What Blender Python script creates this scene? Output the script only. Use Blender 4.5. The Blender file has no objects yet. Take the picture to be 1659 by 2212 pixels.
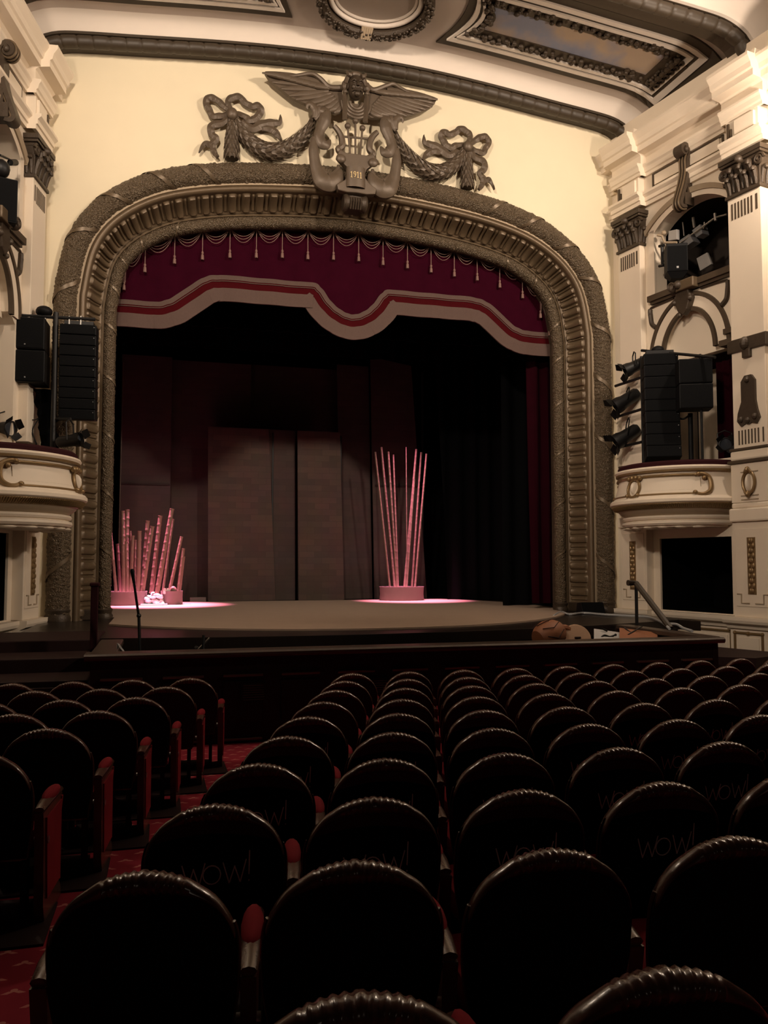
import bpy, bmesh, math, random
from mathutils import Vector, Matrix, noise
from mathutils.geometry import tessellate_polygon
random.seed(7)
PI=math.pi
sc=bpy.context.scene
COL=sc.collection
# ---------------------------------------------------------------- camera geometry (photo 1659x2212)
F=1790.0; W,H=1659,2212
YAW=math.radians(15); PIT=math.atan(110/1790)
CAM=Vector((-3.70,-16.0,1.05))
fw=Vector((math.sin(YAW)*math.cos(PIT),math.cos(YAW)*math.cos(PIT),math.sin(PIT)))
rt=Vector((math.cos(YAW),-math.sin(YAW),0)); up=rt.cross(fw)
def ray(px,py): return fw+rt*((px-W/2)/F)+up*((H/2-py)/F)
def atY(px,py,Y=0.0):
    d=ray(px,py); return CAM+d*((Y-CAM.y)/d.y)
def atZ(px,py,z=0.0):
    d=ray(px,py); return CAM+d*((z-CAM.z)/d.z)
A=math.radians(11.8); SA,CA=math.sin(A),math.cos(A)
def wall(side):
    """side wall frame: s runs from the stage corner to the audience, n out into the room"""
    ox=5.83 if side>0 else -5.90
    return lambda s,n,z: Vector((ox+side*SA*s-side*CA*n, -CA*s-SA*n, z))
WR,WL=wall(1),wall(-1)
def atW(px,py,side=1,n=0.0):
    N=Vector((-CA*side,-SA,0)); D=Vector((SA*side,-CA,0)); o=Vector((5.83 if side>0 else -5.90,0,0))
    d=ray(px,py); t=(n-(CAM-o).dot(N))/d.dot(N); p=CAM+d*t
    return ((p-o).dot(D),p.z)
# ---------------------------------------------------------------- materials
def new_mat(name):
    m=bpy.data.materials.new(name); m.use_nodes=True
    nt=m.node_tree; b=nt.nodes['Principled BSDF']; return m,nt,b
def mat(name,col,rough=.6,metal=0.,var=.12,nscale=6.,bump=0.,bscale=40.,col2=None,spec=.5,coat=0.,sheen=0.,vor=False):
    m,nt,b=new_mat(name); N=nt.nodes; L=nt.links
    tc=N.new('ShaderNodeTexCoord')
    no=N.new('ShaderNodeTexNoise'); no.inputs['Scale'].default_value=nscale; no.inputs['Detail'].default_value=5
    L.new(tc.outputs['Object'],no.inputs['Vector'])
    mx=N.new('ShaderNodeMix'); mx.data_type='RGBA'
    c2=col2 if col2 else tuple(c*(1-var) for c in col)
    mx.inputs['A'].default_value=(*col,1); mx.inputs['B'].default_value=(*c2,1)
    L.new(no.outputs['Fac'],mx.inputs['Factor']); L.new(mx.outputs['Result'],b.inputs['Base Color'])
    b.inputs['Roughness'].default_value=rough; b.inputs['Metallic'].default_value=metal
    b.inputs['Specular IOR Level'].default_value=spec
    if coat: b.inputs['Coat Weight'].default_value=coat; b.inputs['Coat Roughness'].default_value=.15
    if sheen: b.inputs['Sheen Weight'].default_value=sheen; b.inputs['Sheen Roughness'].default_value=.4
    if bump:
        if vor:
            t=N.new('ShaderNodeTexVoronoi'); t.inputs['Scale'].default_value=bscale; out=t.outputs['Distance']
        else:
            t=N.new('ShaderNodeTexNoise'); t.inputs['Scale'].default_value=bscale; t.inputs['Detail'].default_value=4; out=t.outputs['Fac']
        L.new(tc.outputs['Object'],t.inputs['Vector'])
        bp=N.new('ShaderNodeBump'); bp.inputs['Strength'].default_value=bump; bp.inputs['Distance'].default_value=.02
        L.new(out,bp.inputs['Height']); L.new(bp.outputs['Normal'],b.inputs['Normal'])
    return m
M={}
M['cream']=mat('cream_plaster',(.80,.70,.505),.75,var=.07,nscale=2)
M['ivory']=mat('ivory_plaster',(.80,.69,.55),.6,var=.06,nscale=3)
M['ceil']=mat('ceiling_plaster',(.70,.62,.54),.8,var=.08,nscale=2)
M['ceilgrey']=mat('grey_plaster',(.42,.35,.29),.8,var=.1,nscale=2)
M['brown']=mat('brown_paint',(.075,.049,.028),.55,var=.3,nscale=8)
M['taupe']=mat('taupe_paint',(.40,.31,.21),.6,var=.12,nscale=8)
M['bronze']=mat('bronze_paint',(.150,.104,.060),.42,.25,var=.3,nscale=5,bump=.15,bscale=60)
M['leaf']=mat('bronze_leaf',(.155,.112,.068),.42,.3,nscale=30,col2=(.07,.05,.03),bump=.9,bscale=48,vor=True)
M['swag']=mat('swag_bronze',(.115,.083,.055),.45,.2,var=.4,nscale=9)
M['strap']=mat('ribbon_bronze',(.15,.108,.066),.42,.3,var=.2)
M['crest']=mat('crest_bronze',(.125,.09,.06),.45,.2,var=.35,nscale=7,bump=.12,bscale=50)
M['darkbronze']=mat('dark_bronze',(.068,.047,.03),.45,.25,var=.4,nscale=12,bump=.3,bscale=60)
M['gold']=mat('old_gold',(.30,.195,.09),.36,.45,var=.3,nscale=14,bump=.15,bscale=60)
M['goldnum']=mat('pale_gold',(.85,.66,.36),.35,.4)
M['velvet']=mat('red_velvet',(.20,.012,.022),.85,sheen=.1,var=.3,nscale=15)
M['valance']=mat('valance_velvet',(.033,.0016,.0085),.95,spec=.05,var=.35,nscale=5,bump=.2,bscale=90)
M['bandred']=mat('band_velvet',(.055,.003,.005),.9,spec=.06,var=.3)
M['fringe']=mat('fringe_gold',(.092,.051,.040),.8,var=.25,nscale=40)
M['cord']=mat('cord_gold',(.20,.11,.09),.7)
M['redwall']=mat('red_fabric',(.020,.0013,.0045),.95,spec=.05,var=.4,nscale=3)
M['wood']=mat('seat_wood',(.13,.052,.034),.27,var=.5,nscale=9,coat=.35,bump=.05,bscale=50)
M['black']=mat('black_leather',(.0045,.004,.004),.75,spec=.15,var=.4)
M['cover']=mat('black_cover',(.0045,.0045,.0048),.95,spec=.08,var=.4)
M['letter']=mat('grey_thread',(.70,.66,.62),.8)
M['darkred']=mat('dark_red_cloth',(.030,.004,.006),.85,spec=.2)
M['seatback']=mat('seat_back_wood',(.022,.009,.007),.5,var=.4,nscale=8,spec=.3)
M['rib']=mat('rib_brown',(.048,.033,.019),.5,var=.3,nscale=8)
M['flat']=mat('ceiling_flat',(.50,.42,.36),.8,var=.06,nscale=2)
M['seatred']=mat('seat_velvet',(.26,.008,.018),.9,spec=.2,var=.3)
M['pitwood']=mat('pit_wood',(.026,.010,.009),.6,spec=.22,var=.4,nscale=6)
M['railwood']=mat('rail_wood',(.075,.05,.036),.36,var=.4,nscale=6)
M['ledge']=mat('ledge_glint',(.15,.09,.07),.22,coat=.5,var=.3)  # wood colour lightened to stand for glints along the pit ledges
M['stage']=mat('stage_boards',(.02,.013,.01),.33,var=.4,nscale=4)
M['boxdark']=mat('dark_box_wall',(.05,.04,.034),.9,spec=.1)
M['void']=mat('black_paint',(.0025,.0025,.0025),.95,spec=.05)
M['drape']=mat('black_drape',(.003,.003,.0035),.95,spec=.05)
M['mat']=mat('stage_mat',(.40,.29,.215),.85,var=.12,nscale=3,bump=.1,bscale=200)
M['spk']=mat('speaker_black',(.004,.004,.0045),.6,spec=.2,var=.3,nscale=12)
M['grill']=mat('speaker_grille',(.0032,.0034,.004),.75,spec=.12,bump=.3,bscale=180)
M['metalblack']=mat('black_metal',(.007,.0065,.0065),.5,.2)
M['steel']=mat('steel',(.45,.43,.40),.3,.9)
M['greybox']=mat('grey_metal',(.20,.20,.21),.5,.2)
M['pale']=mat('pale_panel',(.40,.38,.36),.6)
M['glass']=mat('lens_glass',(.03,.035,.045),.12,spec=.8)
M['bamboo']=mat('bamboo',(.25,.155,.115),.45,var=.3,nscale=6)
M['planter']=mat('planter_grey',(.19,.145,.13),.8,var=.2)
M['rock']=mat('white_gravel',(.80,.74,.70),.9,bump=.6,bscale=14)
M['orange']=mat('orange_hide',(.36,.135,.06),.55,var=.4,nscale=7)
M['tan']=mat('tan_hide',(.50,.30,.18),.6,var=.2)
M['paper']=mat('paper_white',(.50,.48,.46),.8)
M['cable']=mat('cable_grey',(.42,.42,.42),.5)
M['led']=mat('white_badge',(.30,.30,.30),.4)
# carpet with staggered small leaf motif
def carpet():
    m,nt,b=new_mat('red_carpet'); N=nt.nodes; L=nt.links
    tc=N.new('ShaderNodeTexCoord'); sp=N.new('ShaderNodeSeparateXYZ'); L.new(tc.outputs['Object'],sp.inputs[0])
    def mth(op,a,bv=None,c=None):
        n=N.new('ShaderNodeMath'); n.operation=op
        for i,v in enumerate((a,bv,c)):
            if v is None: continue
            if isinstance(v,(int,float)): n.inputs[i].default_value=v
            else: L.new(v,n.inputs[i])
        return n.outputs[0]
    cx,cy=.20,.15
    v=mth('DIVIDE',sp.outputs[1],cy); row=mth('FLOOR',v); odd=mth('MODULO',mth('ADD',row,200),2)
    u=mth('ADD',mth('DIVIDE',sp.outputs[0],cx),mth('MULTIPLY',odd,.5))
    fu=mth('MULTIPLY',mth('SUBTRACT',mth('FRACT',mth('ADD',u,200)),.5),cx)
    fv=mth('MULTIPLY',mth('SUBTRACT',mth('FRACT',mth('ADD',v,200)),.5),cy)
    au=mth('ABSOLUTE',fu)
    # three petals: a round head and two drooping side leaves
    d1=mth('SQRT',mth('ADD',mth('POWER',au,2),mth('POWER',mth('SUBTRACT',fv,.012),2)))
    d2=mth('ADD',mth('ABSOLUTE',mth('SUBTRACT',au,.024)),mth('MULTIPLY',mth('ABSOLUTE',mth('ADD',fv,mth('MULTIPLY',au,.35))),2.2))
    k=mth('MAXIMUM',mth('LESS_THAN',d1,.016),mth('LESS_THAN',d2,.03))
    no=N.new('ShaderNodeTexNoise'); no.inputs['Scale'].default_value=3; L.new(tc.outputs['Object'],no.inputs['Vector'])
    r=N.new('ShaderNodeMix'); r.data_type='RGBA'; r.inputs['A'].default_value=(.29,.024,.04,1); r.inputs['B'].default_value=(.20,.016,.028,1)
    L.new(no.outputs['Fac'],r.inputs['Factor'])
    mx=N.new('ShaderNodeMix'); mx.data_type='RGBA'; L.new(k,mx.inputs['Factor']); L.new(r.outputs['Result'],mx.inputs['A']); mx.inputs['B'].default_value=(.46,.17,.14,1)
    L.new(mx.outputs['Result'],b.inputs['Base Color']); b.inputs['Roughness'].default_value=.95; b.inputs['Specular IOR Level'].default_value=.1
    return m
M['carpet']=carpet()
def woven(name,c1,c2,c3):
    m,nt,b=new_mat(name); N=nt.nodes; L=nt.links
    tc=N.new('ShaderNodeTexCoord'); mp=N.new('ShaderNodeMapping'); mp.inputs['Rotation'].default_value=(PI/2,0,0)
    L.new(tc.outputs['Object'],mp.inputs[0])
    br=N.new('ShaderNodeTexBrick'); br.inputs['Scale'].default_value=1; br.inputs['Brick Width'].default_value=.42; br.inputs['Row Height'].default_value=.17
    br.inputs['Mortar Size'].default_value=.004; br.inputs['Color1'].default_value=(*c1,1); br.inputs['Color2'].default_value=(*c2,1); br.inputs['Mortar'].default_value=(*c3,1)
    br.inputs['Bias'].default_value=-.2
    L.new(mp.outputs[0],br.inputs['Vector'])
    wv=N.new('ShaderNodeTexWave'); wv.bands_direction='Z'; wv.inputs['Scale'].default_value=22; wv.inputs['Distortion'].default_value=2; wv.inputs['Detail'].default_value=3
    L.new(tc.outputs['Object'],wv.inputs['Vector'])
    no=N.new('ShaderNodeTexNoise'); no.inputs['Scale'].default_value=1.3; L.new(tc.outputs['Object'],no.inputs['Vector'])
    mx=N.new('ShaderNodeMix'); mx.data_type='RGBA'; mx.blend_type='MULTIPLY'; mx.inputs['Factor'].default_value=.35
    L.new(br.outputs['Color'],mx.inputs['A']); L.new(wv.outputs['Color'],mx.inputs['B'])
    m2=N.new('ShaderNodeMix'); m2.data_type='RGBA'; m2.blend_type='MULTIPLY'; m2.inputs['Factor'].default_value=.5
    L.new(mx.outputs['Result'],m2.inputs['A']); L.new(no.outputs['Color'],m2.inputs['B'])
    L.new(m2.outputs['Result'],b.inputs['Base Color']); b.inputs['Roughness'].default_value=.8
    bp=N.new('ShaderNodeBump'); bp.inputs['Strength'].default_value=.3; L.new(wv.outputs['Fac'],bp.inputs['Height']); L.new(bp.outputs['Normal'],b.inputs['Normal'])
    return m
M['woven']=woven('woven_bamboo',(.108,.062,.046),(.072,.042,.032),(.066,.038,.029))
M['woven2']=woven('woven_dark',(.078,.043,.036),(.058,.032,.027),(.05,.028,.024))
def skypaint():
    m,nt,b=new_mat('painted_sky'); N=nt.nodes; L=nt.links
    tc=N.new('ShaderNodeTexCoord'); no=N.new('ShaderNodeTexNoise'); no.inputs['Scale'].default_value=.9; no.inputs['Detail'].default_value=5
    L.new(tc.outputs['Object'],no.inputs['Vector']); cr=N.new('ShaderNodeValToRGB')
    cr.color_ramp.elements[0].position=.42; cr.color_ramp.elements[0].color=(.22,.23,.30,1)
    cr.color_ramp.elements[1].position=.58; cr.color_ramp.elements[1].color=(.40,.30,.22,1)
    L.new(no.outputs['Fac'],cr.inputs[0]); L.new(cr.outputs[0],b.inputs['Base Color']); b.inputs['Roughness'].default_value=.8
    return m
M['sky']=skypaint()
# ---------------------------------------------------------------- mesh builder
class MB:
    def __init__(s): s.v=[]; s.f=[]
    def add(s,vs,fs):
        o=len(s.v); s.v+= [Vector(p) for p in vs]; s.f+=[tuple(i+o for i in f) for f in fs]; return s
    def box(s,c,d,R=None):
        c=Vector(c); hx,hy,hz=d[0]/2,d[1]/2,d[2]/2
        P=[Vector((x*hx,y*hy,z*hz)) for x in(-1,1) for y in(-1,1) for z in(-1,1)]
        if R is not None: P=[R@p for p in P]
        return s.add([c+p for p in P],[(0,1,3,2),(4,6,7,5),(0,4,5,1),(2,3,7,6),(0,2,6,4),(1,5,7,3)])
    def hexa(s,fn,a,b):
        """box between corner parameters a and b in a mapped frame fn(s,n,z)"""
        P=[fn(x,y,z) for x in(a[0],b[0]) for y in(a[1],b[1]) for z in(a[2],b[2])]
        return s.add(P,[(0,1,3,2),(4,6,7,5),(0,4,5,1),(2,3,7,6),(0,2,6,4),(1,5,7,3)])
    def tube(s,path,r,seg=8,caps=True,flat=1.0,ref=None,closed=False):
        path=[Vector(p) for p in path]; n=len(path)
        rs=r if isinstance(r,(list,tuple)) else [r]*n
        o=len(s.v); prev=None
        for i,p in enumerate(path):
            if closed: t=path[(i+1)%n]-path[(i-1)%n]
            else: t=path[min(i+1,n-1)]-path[max(i-1,0)]
            t=t.normalized() if t.length>1e-9 else Vector((0,0,1))
            if ref is not None: a=Vector(ref)
            elif prev is not None: a=prev
            else: a=Vector((0,0,1)) if abs(t.z)<.9 else Vector((1,0,0))
            u=(a-t*a.dot(t)); u=u.normalized() if u.length>1e-6 else t.orthogonal().normalized()
            prev=u; w=t.cross(u)
            for k in range(seg):
                q=2*PI*k/seg; s.v.append(p+u*(math.cos(q)*rs[i]*flat)+w*(math.sin(q)*rs[i]))
        m=n if closed else n-1
        for i in range(m):
            for k in range(seg):
                a=o+i*seg+k; b=o+i*seg+(k+1)%seg; j=(i+1)%n; s.f.append((a,b,o+j*seg+(k+1)%seg,o+j*seg+k))
        if caps and not closed:
            s.f.append(tuple(o+k for k in range(seg))); s.f.append(tuple(o+(n-1)*seg+k for k in range(seg)))
        return s
    def ball(s,c,r,nu=12,nv=8,R=None):
        c=Vector(c); r=r if isinstance(r,(tuple,list)) else (r,r,r); o=len(s.v)
        for i in range(nv+1):
            th=PI*i/nv
            for k in range(nu):
                ph=2*PI*k/nu; p=Vector((r[0]*math.sin(th)*math.cos(ph),r[1]*math.sin(th)*math.sin(ph),r[2]*math.cos(th)))
                s.v.append(c+(R@p if R is not None else p))
        for i in range(nv):
            for k in range(nu): s.f.append((o+i*nu+k,o+i*nu+(k+1)%nu,o+(i+1)*nu+(k+1)%nu,o+(i+1)*nu+k))
        return s
    def lathe(s,c,prof,seg=24,axis=(0,0,1)):
        c=Vector(c); ax=Vector(axis).normalized(); u=ax.orthogonal().normalized(); w=ax.cross(u); o=len(s.v)
        for r,h in prof:
            for k in range(seg):
                q=2*PI*k/seg; s.v.append(c+ax*h+u*(r*math.cos(q))+w*(r*math.sin(q)))
        for i in range(len(prof)-1):
            for k in range(seg): s.f.append((o+i*seg+k,o+i*seg+(k+1)%seg,o+(i+1)*seg+(k+1)%seg,o+(i+1)*seg+k))
        s.f.append(tuple(o+k for k in range(seg))); s.f.append(tuple(o+(len(prof)-1)*seg+k for k in range(seg)))
        return s
    def grid(s,P,closeu=False,closev=False):
        n=len(P); m=len(P[0]); o=len(s.v)
        for r in P: s.v+= [Vector(p) for p in r]
        for i in range(n if closeu else n-1):
            for k in range(m if closev else m-1):
                s.f.append((o+i*m+k,o+i*m+(k+1)%m,o+((i+1)%n)*m+(k+1)%m,o+((i+1)%n)*m+k))
        return s
    def prism(s,poly,fn,d0,d1,holes=()):
        """closed polygon in 2D extruded between depths d0,d1 through fn(a,b,d)"""
        loops=[list(poly)]+[list(h) for h in holes]; flat=[p for l in loops for p in l]; n=len(flat)
        tri=tessellate_polygon([[Vector((p[0],p[1],0)) for p in l] for l in loops])
        o=len(s.v)
        for d in(d0,d1): s.v+= [Vector(fn(p[0],p[1],d)) for p in flat]
        for t in tri: s.f.append((o+t[0],o+t[1],o+t[2])); s.f.append((o+n+t[2],o+n+t[1],o+n+t[0]))
        b=0
        for l in loops:
            m=len(l)
            for i in range(m): s.f.append((o+b+i,o+b+(i+1)%m,o+n+b+(i+1)%m,o+n+b+i))
            b+=m
        return s
    def mirror_x(s):
        s.v=[Vector((-p.x,p.y,p.z)) for p in s.v]; s.f=[tuple(reversed(f)) for f in s.f]; return s
    def build(s,name,m,parent=None,smooth=False,org=None,bevel=0.,kind=None,label=None):
        me=bpy.data.meshes.new(name)
        o3=Vector(org) if org is not None else (Vector(parent['org']) if parent is not None and 'org' in parent else Vector((0,0,0)))
        me.from_pydata([tuple(p-o3) for p in s.v],[],s.f); me.validate()
        bm=bmesh.new(); bm.from_mesh(me); bmesh.ops.remove_doubles(bm,verts=bm.verts,dist=1e-5); bmesh.ops.recalc_face_normals(bm,faces=bm.faces)
        bm.to_mesh(me); bm.free()
        me.materials.append(M[m] if isinstance(m,str) else m)
        ob=bpy.data.objects.new(name,me); COL.objects.link(ob)
        if smooth:
            me.polygons.foreach_set('use_smooth',[True]*len(me.polygons))
            ang=me.attributes.get('sharp_edge')
            try: me.set_sharp_from_angle(angle=math.radians(40))
            except Exception: pass
        if bevel:
            md=ob.modifiers.new('bevel','BEVEL'); md.width=bevel; md.segments=2; md.limit_method='ANGLE'
        if parent is not None: ob.parent=parent
        else: ob.location=o3
        ob['org']=tuple(o3)
        if kind: ob['kind']=kind
        if label: ob['label']=label
        return ob
def tag(o,label,cat,group=None,kind=None):
    o['label']=label; o['category']=cat
    if group: o['group']=group
    if kind: o['kind']=kind
    return o
def thing(name,label,cat,loc,group=None):
    o=bpy.data.objects.new(name,None); COL.objects.link(o); o.location=loc; o['org']=tuple(loc); o.empty_display_size=.1
    return tag(o,label,cat,group)
def struct(mb,name,m,**k): return mb.build(name,m,kind='structure',**k)
def smooth_path(pts,n=8):
    """Catmull-Rom through points"""
    P=[Vector(p) for p in pts]; out=[]
    for i in range(len(P)-1):
        a=P[max(i-1,0)];b=P[i];c=P[i+1];d=P[min(i+2,len(P)-1)]
        for k in range(n):
            t=k/n; out.append(.5*((2*b)+(c-a)*t+(2*a-5*b+4*c-d)*t*t+(3*b-3*c+d-a)*t**3))
    out.append(P[-1]); return out
def resample(P,step):
    out=[P[0].copy()]; acc=0.
    L=[0.]
    for i in range(1,len(P)): L.append(L[-1]+(P[i]-P[i-1]).length)
    n=max(2,int(round(L[-1]/step))); j=0
    res=[]
    for k in range(n+1):
        d=L[-1]*k/n
        while j<len(P)-2 and L[j+1]<d: j+=1
        t=(d-L[j])/max(1e-9,L[j+1]-L[j]); res.append(P[j].lerp(P[j+1],min(1,t)))
    return res
#CUT1
# ================================================================ proscenium
half=[(5.69,0),(5.69,3.0),(5.69,5.6),(5.66,6.2),(5.50,7.0),(5.20,7.58),(4.72,8.06),(4.08,8.44),(3.35,8.68),(2.45,8.85),(1.2,8.98),(0,9.04)]
hp=smooth_path([(x,0,z) for x,z in half],14)
hp=resample(hp,.02)
full=[Vector((-p.x,0,p.z)) for p in hp]+[p.copy() for p in reversed(hp)][1:]
full=resample(full,.02)
def arch(off,step=.06,z0=0.0):
    """frame path at a distance inside the outer edge, left foot to right foot"""
    out=[];n=len(full);k=max(1,int(step/.02))
    idx=list(range(0,n,k))
    if idx[-1]!=n-1: idx.append(n-1)
    for i in idx:
        t=(full[min(i+2,n-1)]-full[max(i-2,0)]).normalized(); nr=Vector((t.z,0,-t.x))
        o=off*1.0; out.append((full[i]+nr*o,nr,i*.02))
    return out
XO=6.3
inner=[(p.x,p.z) for p,_,_ in arch(.25,.12)]
poly=[(-XO,-.02),(-XO,11.6),(XO,11.6),(XO,-.02)]+[(x,max(z,-.02)) for x,z in reversed(inner)]
wf=MB().prism(poly,lambda a,b,d:Vector((a,d,b)),0.,.62)
struct(wf,'wall_front','cream')
# frame sweeps
pa=thing('proscenium_arch','bronze garlanded arch with fluted cove framing the stage opening','arch',(0,0,0))
def sweep(name,prof,m,step=.1,smooth=True):
    P=[]
    for i,(p,nr,s) in enumerate(arch(0,step)):
        row=[]
        for off,y in prof:
            o=off*1.0; row.append(p+nr*o+Vector((0,y,0)))
        P.append(row)
    return MB().grid(P).build(name,m,pa,smooth=smooth)
def roll(name,off,R,ry,yc,m,leafk,step=.035,seg=22,phase=0.):
    P=[]
    for p,nr,s in arch(off,step):
        row=[]
        for k in range(seg):
            th=2*PI*k/seg; c,sn=math.cos(th),math.sin(th)
            fr=max(0,-sn)                                   # front of the roll
            a=s/leafk
            lf=abs(math.sin(PI*(a+.9*abs(c))+3*phase*th))
            d=1+.05*(lf-.5)+.09*noise.noise((p+Vector((c*R,sn*R,0)))*16)+.05*noise.noise((p+Vector((c*R,sn*R,3)))*34)
            row.append(p+nr*(-c*R*d)+Vector((0,yc+sn*ry*d,0)))
        P.append(row)
    return MB().grid(P,closev=True).build(name,m,pa,smooth=False)
roll('outer_garland',.20,.205,.20,.0,'leaf',.075,step=.02,seg=30)
def roundp(c,r0,r1,n=8): return [(c[0]-r0*math.cos(PI*k/n),c[1]-r1*math.sin(PI*k/n)) for k in range(n+1)]
sweep('cream_fillet',[(.385,.06),(.39,-.03),(.44,-.04),(.45,.03)],'taupe')
sweep('bead_moulding',[(.435,.08)]+roundp((.50,.02),.058,.07)+[(.57,.10)],'bronze')
# fluted cove: raised tongues, a wide and a narrow one in turn
def smoothstep(a,b,x):
    t=max(0,min(1,(x-a)/(b-a))); return t*t*(3-2*t)
P=[];per=.285; NQ=18
for p,nr,s in arch(.0,.02):
    row=[]; ph=(s%per)-per/2; ph2=((s+per/2)%per)-per/2
    for j in range(NQ+1):
        q=j/NQ
        off=.555+(.80-.555)*q; o=off*1.0
        y=.05+.42*q+.09*math.sin(PI*q)                     # cove curving back into the opening
        rw=math.sqrt(max(0.,1-max(0,(q-.70)/.25)**2)); hw=smoothstep(.086,.066,abs(ph)/max(.05,rw))*smoothstep(.03,.10,q)*smoothstep(.94,.86,q)
        hn=smoothstep(.034,.022,abs(ph2))*smoothstep(.06,.12,q)*smoothstep(.86,.76,q)
        g=hw*(.045+.025*math.cos(ph/.08*PI/2))+hn*.035
        row.append(p+nr*(o+g*.65)+Vector((0,y-g*.75,0)))
    P.append(row)
MB().grid(P).build('fluted_cove','bronze',pa,smooth=True)
sweep('inner_fillet',[(.79,.55),(.785,.49),(.85,.47),(.86,.55)],'bronze')
roll('inner_garland',.955,.120,.14,.57,'leaf',.06,step=.02,seg=24,phase=.05)
# reveal behind the inner roll
sweep('reveal',[(.99,.60),(1.03,.80)],'darkbronze')
# ribbons wound over the rolls
def ribbon_bands(name,off,R,ry,yc,starts,slant,width):
    ap=arch(off,.02); n=len(ap)
    for s0 in starts:
        P=[]
        for k in range(13):
            th=PI+PI*k/12                                    # over the front half
            row=[]
            for e in(-.5,.5):
                s=s0+slant*(k/12-.5)+e*width; i=max(0,min(n-1,int(s/.02))); p,nr,_=ap[i]
                row.append(p+nr*(math.cos(th)*R*1.10)*-1+Vector((0,yc+math.sin(th)*ry*1.12,0)))
            P.append(row)
        for row in list(P): pass
        Q=[[a,b,b+Vector((0,.02,0)),a+Vector((0,.02,0))] for a,b in P]
        MB().grid(Q,closev=True).build(name,'strap',pa,smooth=True)
TL=len(full)*.02
c=TL/2
ribbon_bands('outer_ribbon',.20,.205,.20,.0,[1.0,2.3,3.6,4.9,6.1,7.3,8.3,9.3,10.2],-.55,.085)
ribbon_bands('outer_ribbon',.20,.205,.20,.0,[TL-x for x in [1.0,2.3,3.6,4.9,6.1,7.3,8.3,9.3,10.2]],.55,.085)
ribbon_bands('inner_ribbon',.955,.120,.14,.57,[1.3,2.4,3.5,4.6,5.6,6.5,7.4,8.3,9.4],.3,.05)
ribbon_bands('inner_ribbon',.955,.120,.14,.57,[TL-x for x in [1.3,2.4,3.5,4.6,5.6,6.5,7.4,8.3,9.4]],-.3,.05)
for sx in(-1,1):
    b=MB()
    b.lathe((sx*5.49,.0,0),[(.23,0),(.235,.06),(.22,.10),(.20,.13),(.215,.17),(.225,.20),(.20,.23),(.20,.26)],20)
    b.build('column_base','darkbronze',pa,smooth=True)
    b=MB().lathe((sx*4.735,.57,0),[(.16,0),(.165,.06),(.14,.10),(.15,.14),(.16,.17),(.135,.2)],20)
    b.build('column_base','darkbronze',pa,smooth=True)
    MB().box((sx*5.03,.34,.10),(.30,.45,.2)).build('plinth','darkbronze',pa,bevel=.02)
# ================================================================ valance
va=thing('stage_valance','dark red velvet valance with pink gold fringe and tasselled cords across arch top','valance',(0,.42,6.2))
hb=[(0,6.11),(.16,6.14),(.34,6.24),(.50,6.40),(.62,6.58),(.76,6.70),(1.2,6.70),(1.9,6.70),(2.6,6.70),(2.85,6.67),(3.05,6.57),(3.35,6.34),(3.6,6.14),(3.8,6.06),(4.05,6.05),(4.75,6.05)]
hs=[]
for i in range(len(hb)-1):
    for k in range(6):
        t=k/6; hs.append((hb[i][0]+(hb[i+1][0]-hb[i][0])*t,hb[i][1]+(hb[i+1][1]-hb[i][1])*t))
hs.append(hb[-1])
hem=[Vector((-x,0,z)) for x,z in reversed(hs)]+[Vector((x,0,z)) for x,z in hs[1:]]
KV=16.80/16.35
hem=[Vector((-3.7+(p.x+3.7)*KV,0,1.05+(p.z-1.05)*KV)) for p in hem]
hem=smooth_path(hem[::3]+([] if (len(hem)-1)%3==0 else [hem[-1]]),4)
YV=.80
def hemband(d0,d1,y,th,wave=0.):
    P=[]
    for i,p in enumerate(hem):
        t=(hem[min(i+1,len(hem)-1)]-hem[max(i-1,0)]).normalized(); nd=Vector((t.z,0,-t.x))
        q0=p+nd*d0; q1=p+nd*d1
        yy=y+.012*math.sin(p.x*9)
        P.append([q0+Vector((0,yy,0)),q1+Vector((0,yy,0)),q1+Vector((0,yy+th,0)),q0+Vector((0,yy+th,0))])
    return MB().grid(P,closev=True)
# body
P=[]
for i,p in enumerate(hem):
    row=[]
    for k in range(9):
        z=p.z-.02+(8.75-p.z)*k/8; row.append(Vector((p.x,YV+.04+.018*math.sin(p.x*9+.3*k),z)))
    P.append(row)
for i in range(len(P)): P[i]=P[i]+[q+Vector((0,.03,0)) for q in reversed(P[i])]
MB().grid(P,closev=True).build('velvet_body','valance',va,smooth=True)
hemband(-.04,.055,YV,.03).build('upper_braid','fringe',va)
hemband(.055,.075,YV+.01,.02).build('thin_line','bandred',va)
hemband(.075,.09,YV,.03).build('narrow_braid','fringe',va)
hemband(.09,.235,YV+.015,.02).build('red_band','bandred',va)
hemband(.225,.50,YV-.005,.04).build('fringe','fringe',va)
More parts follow.
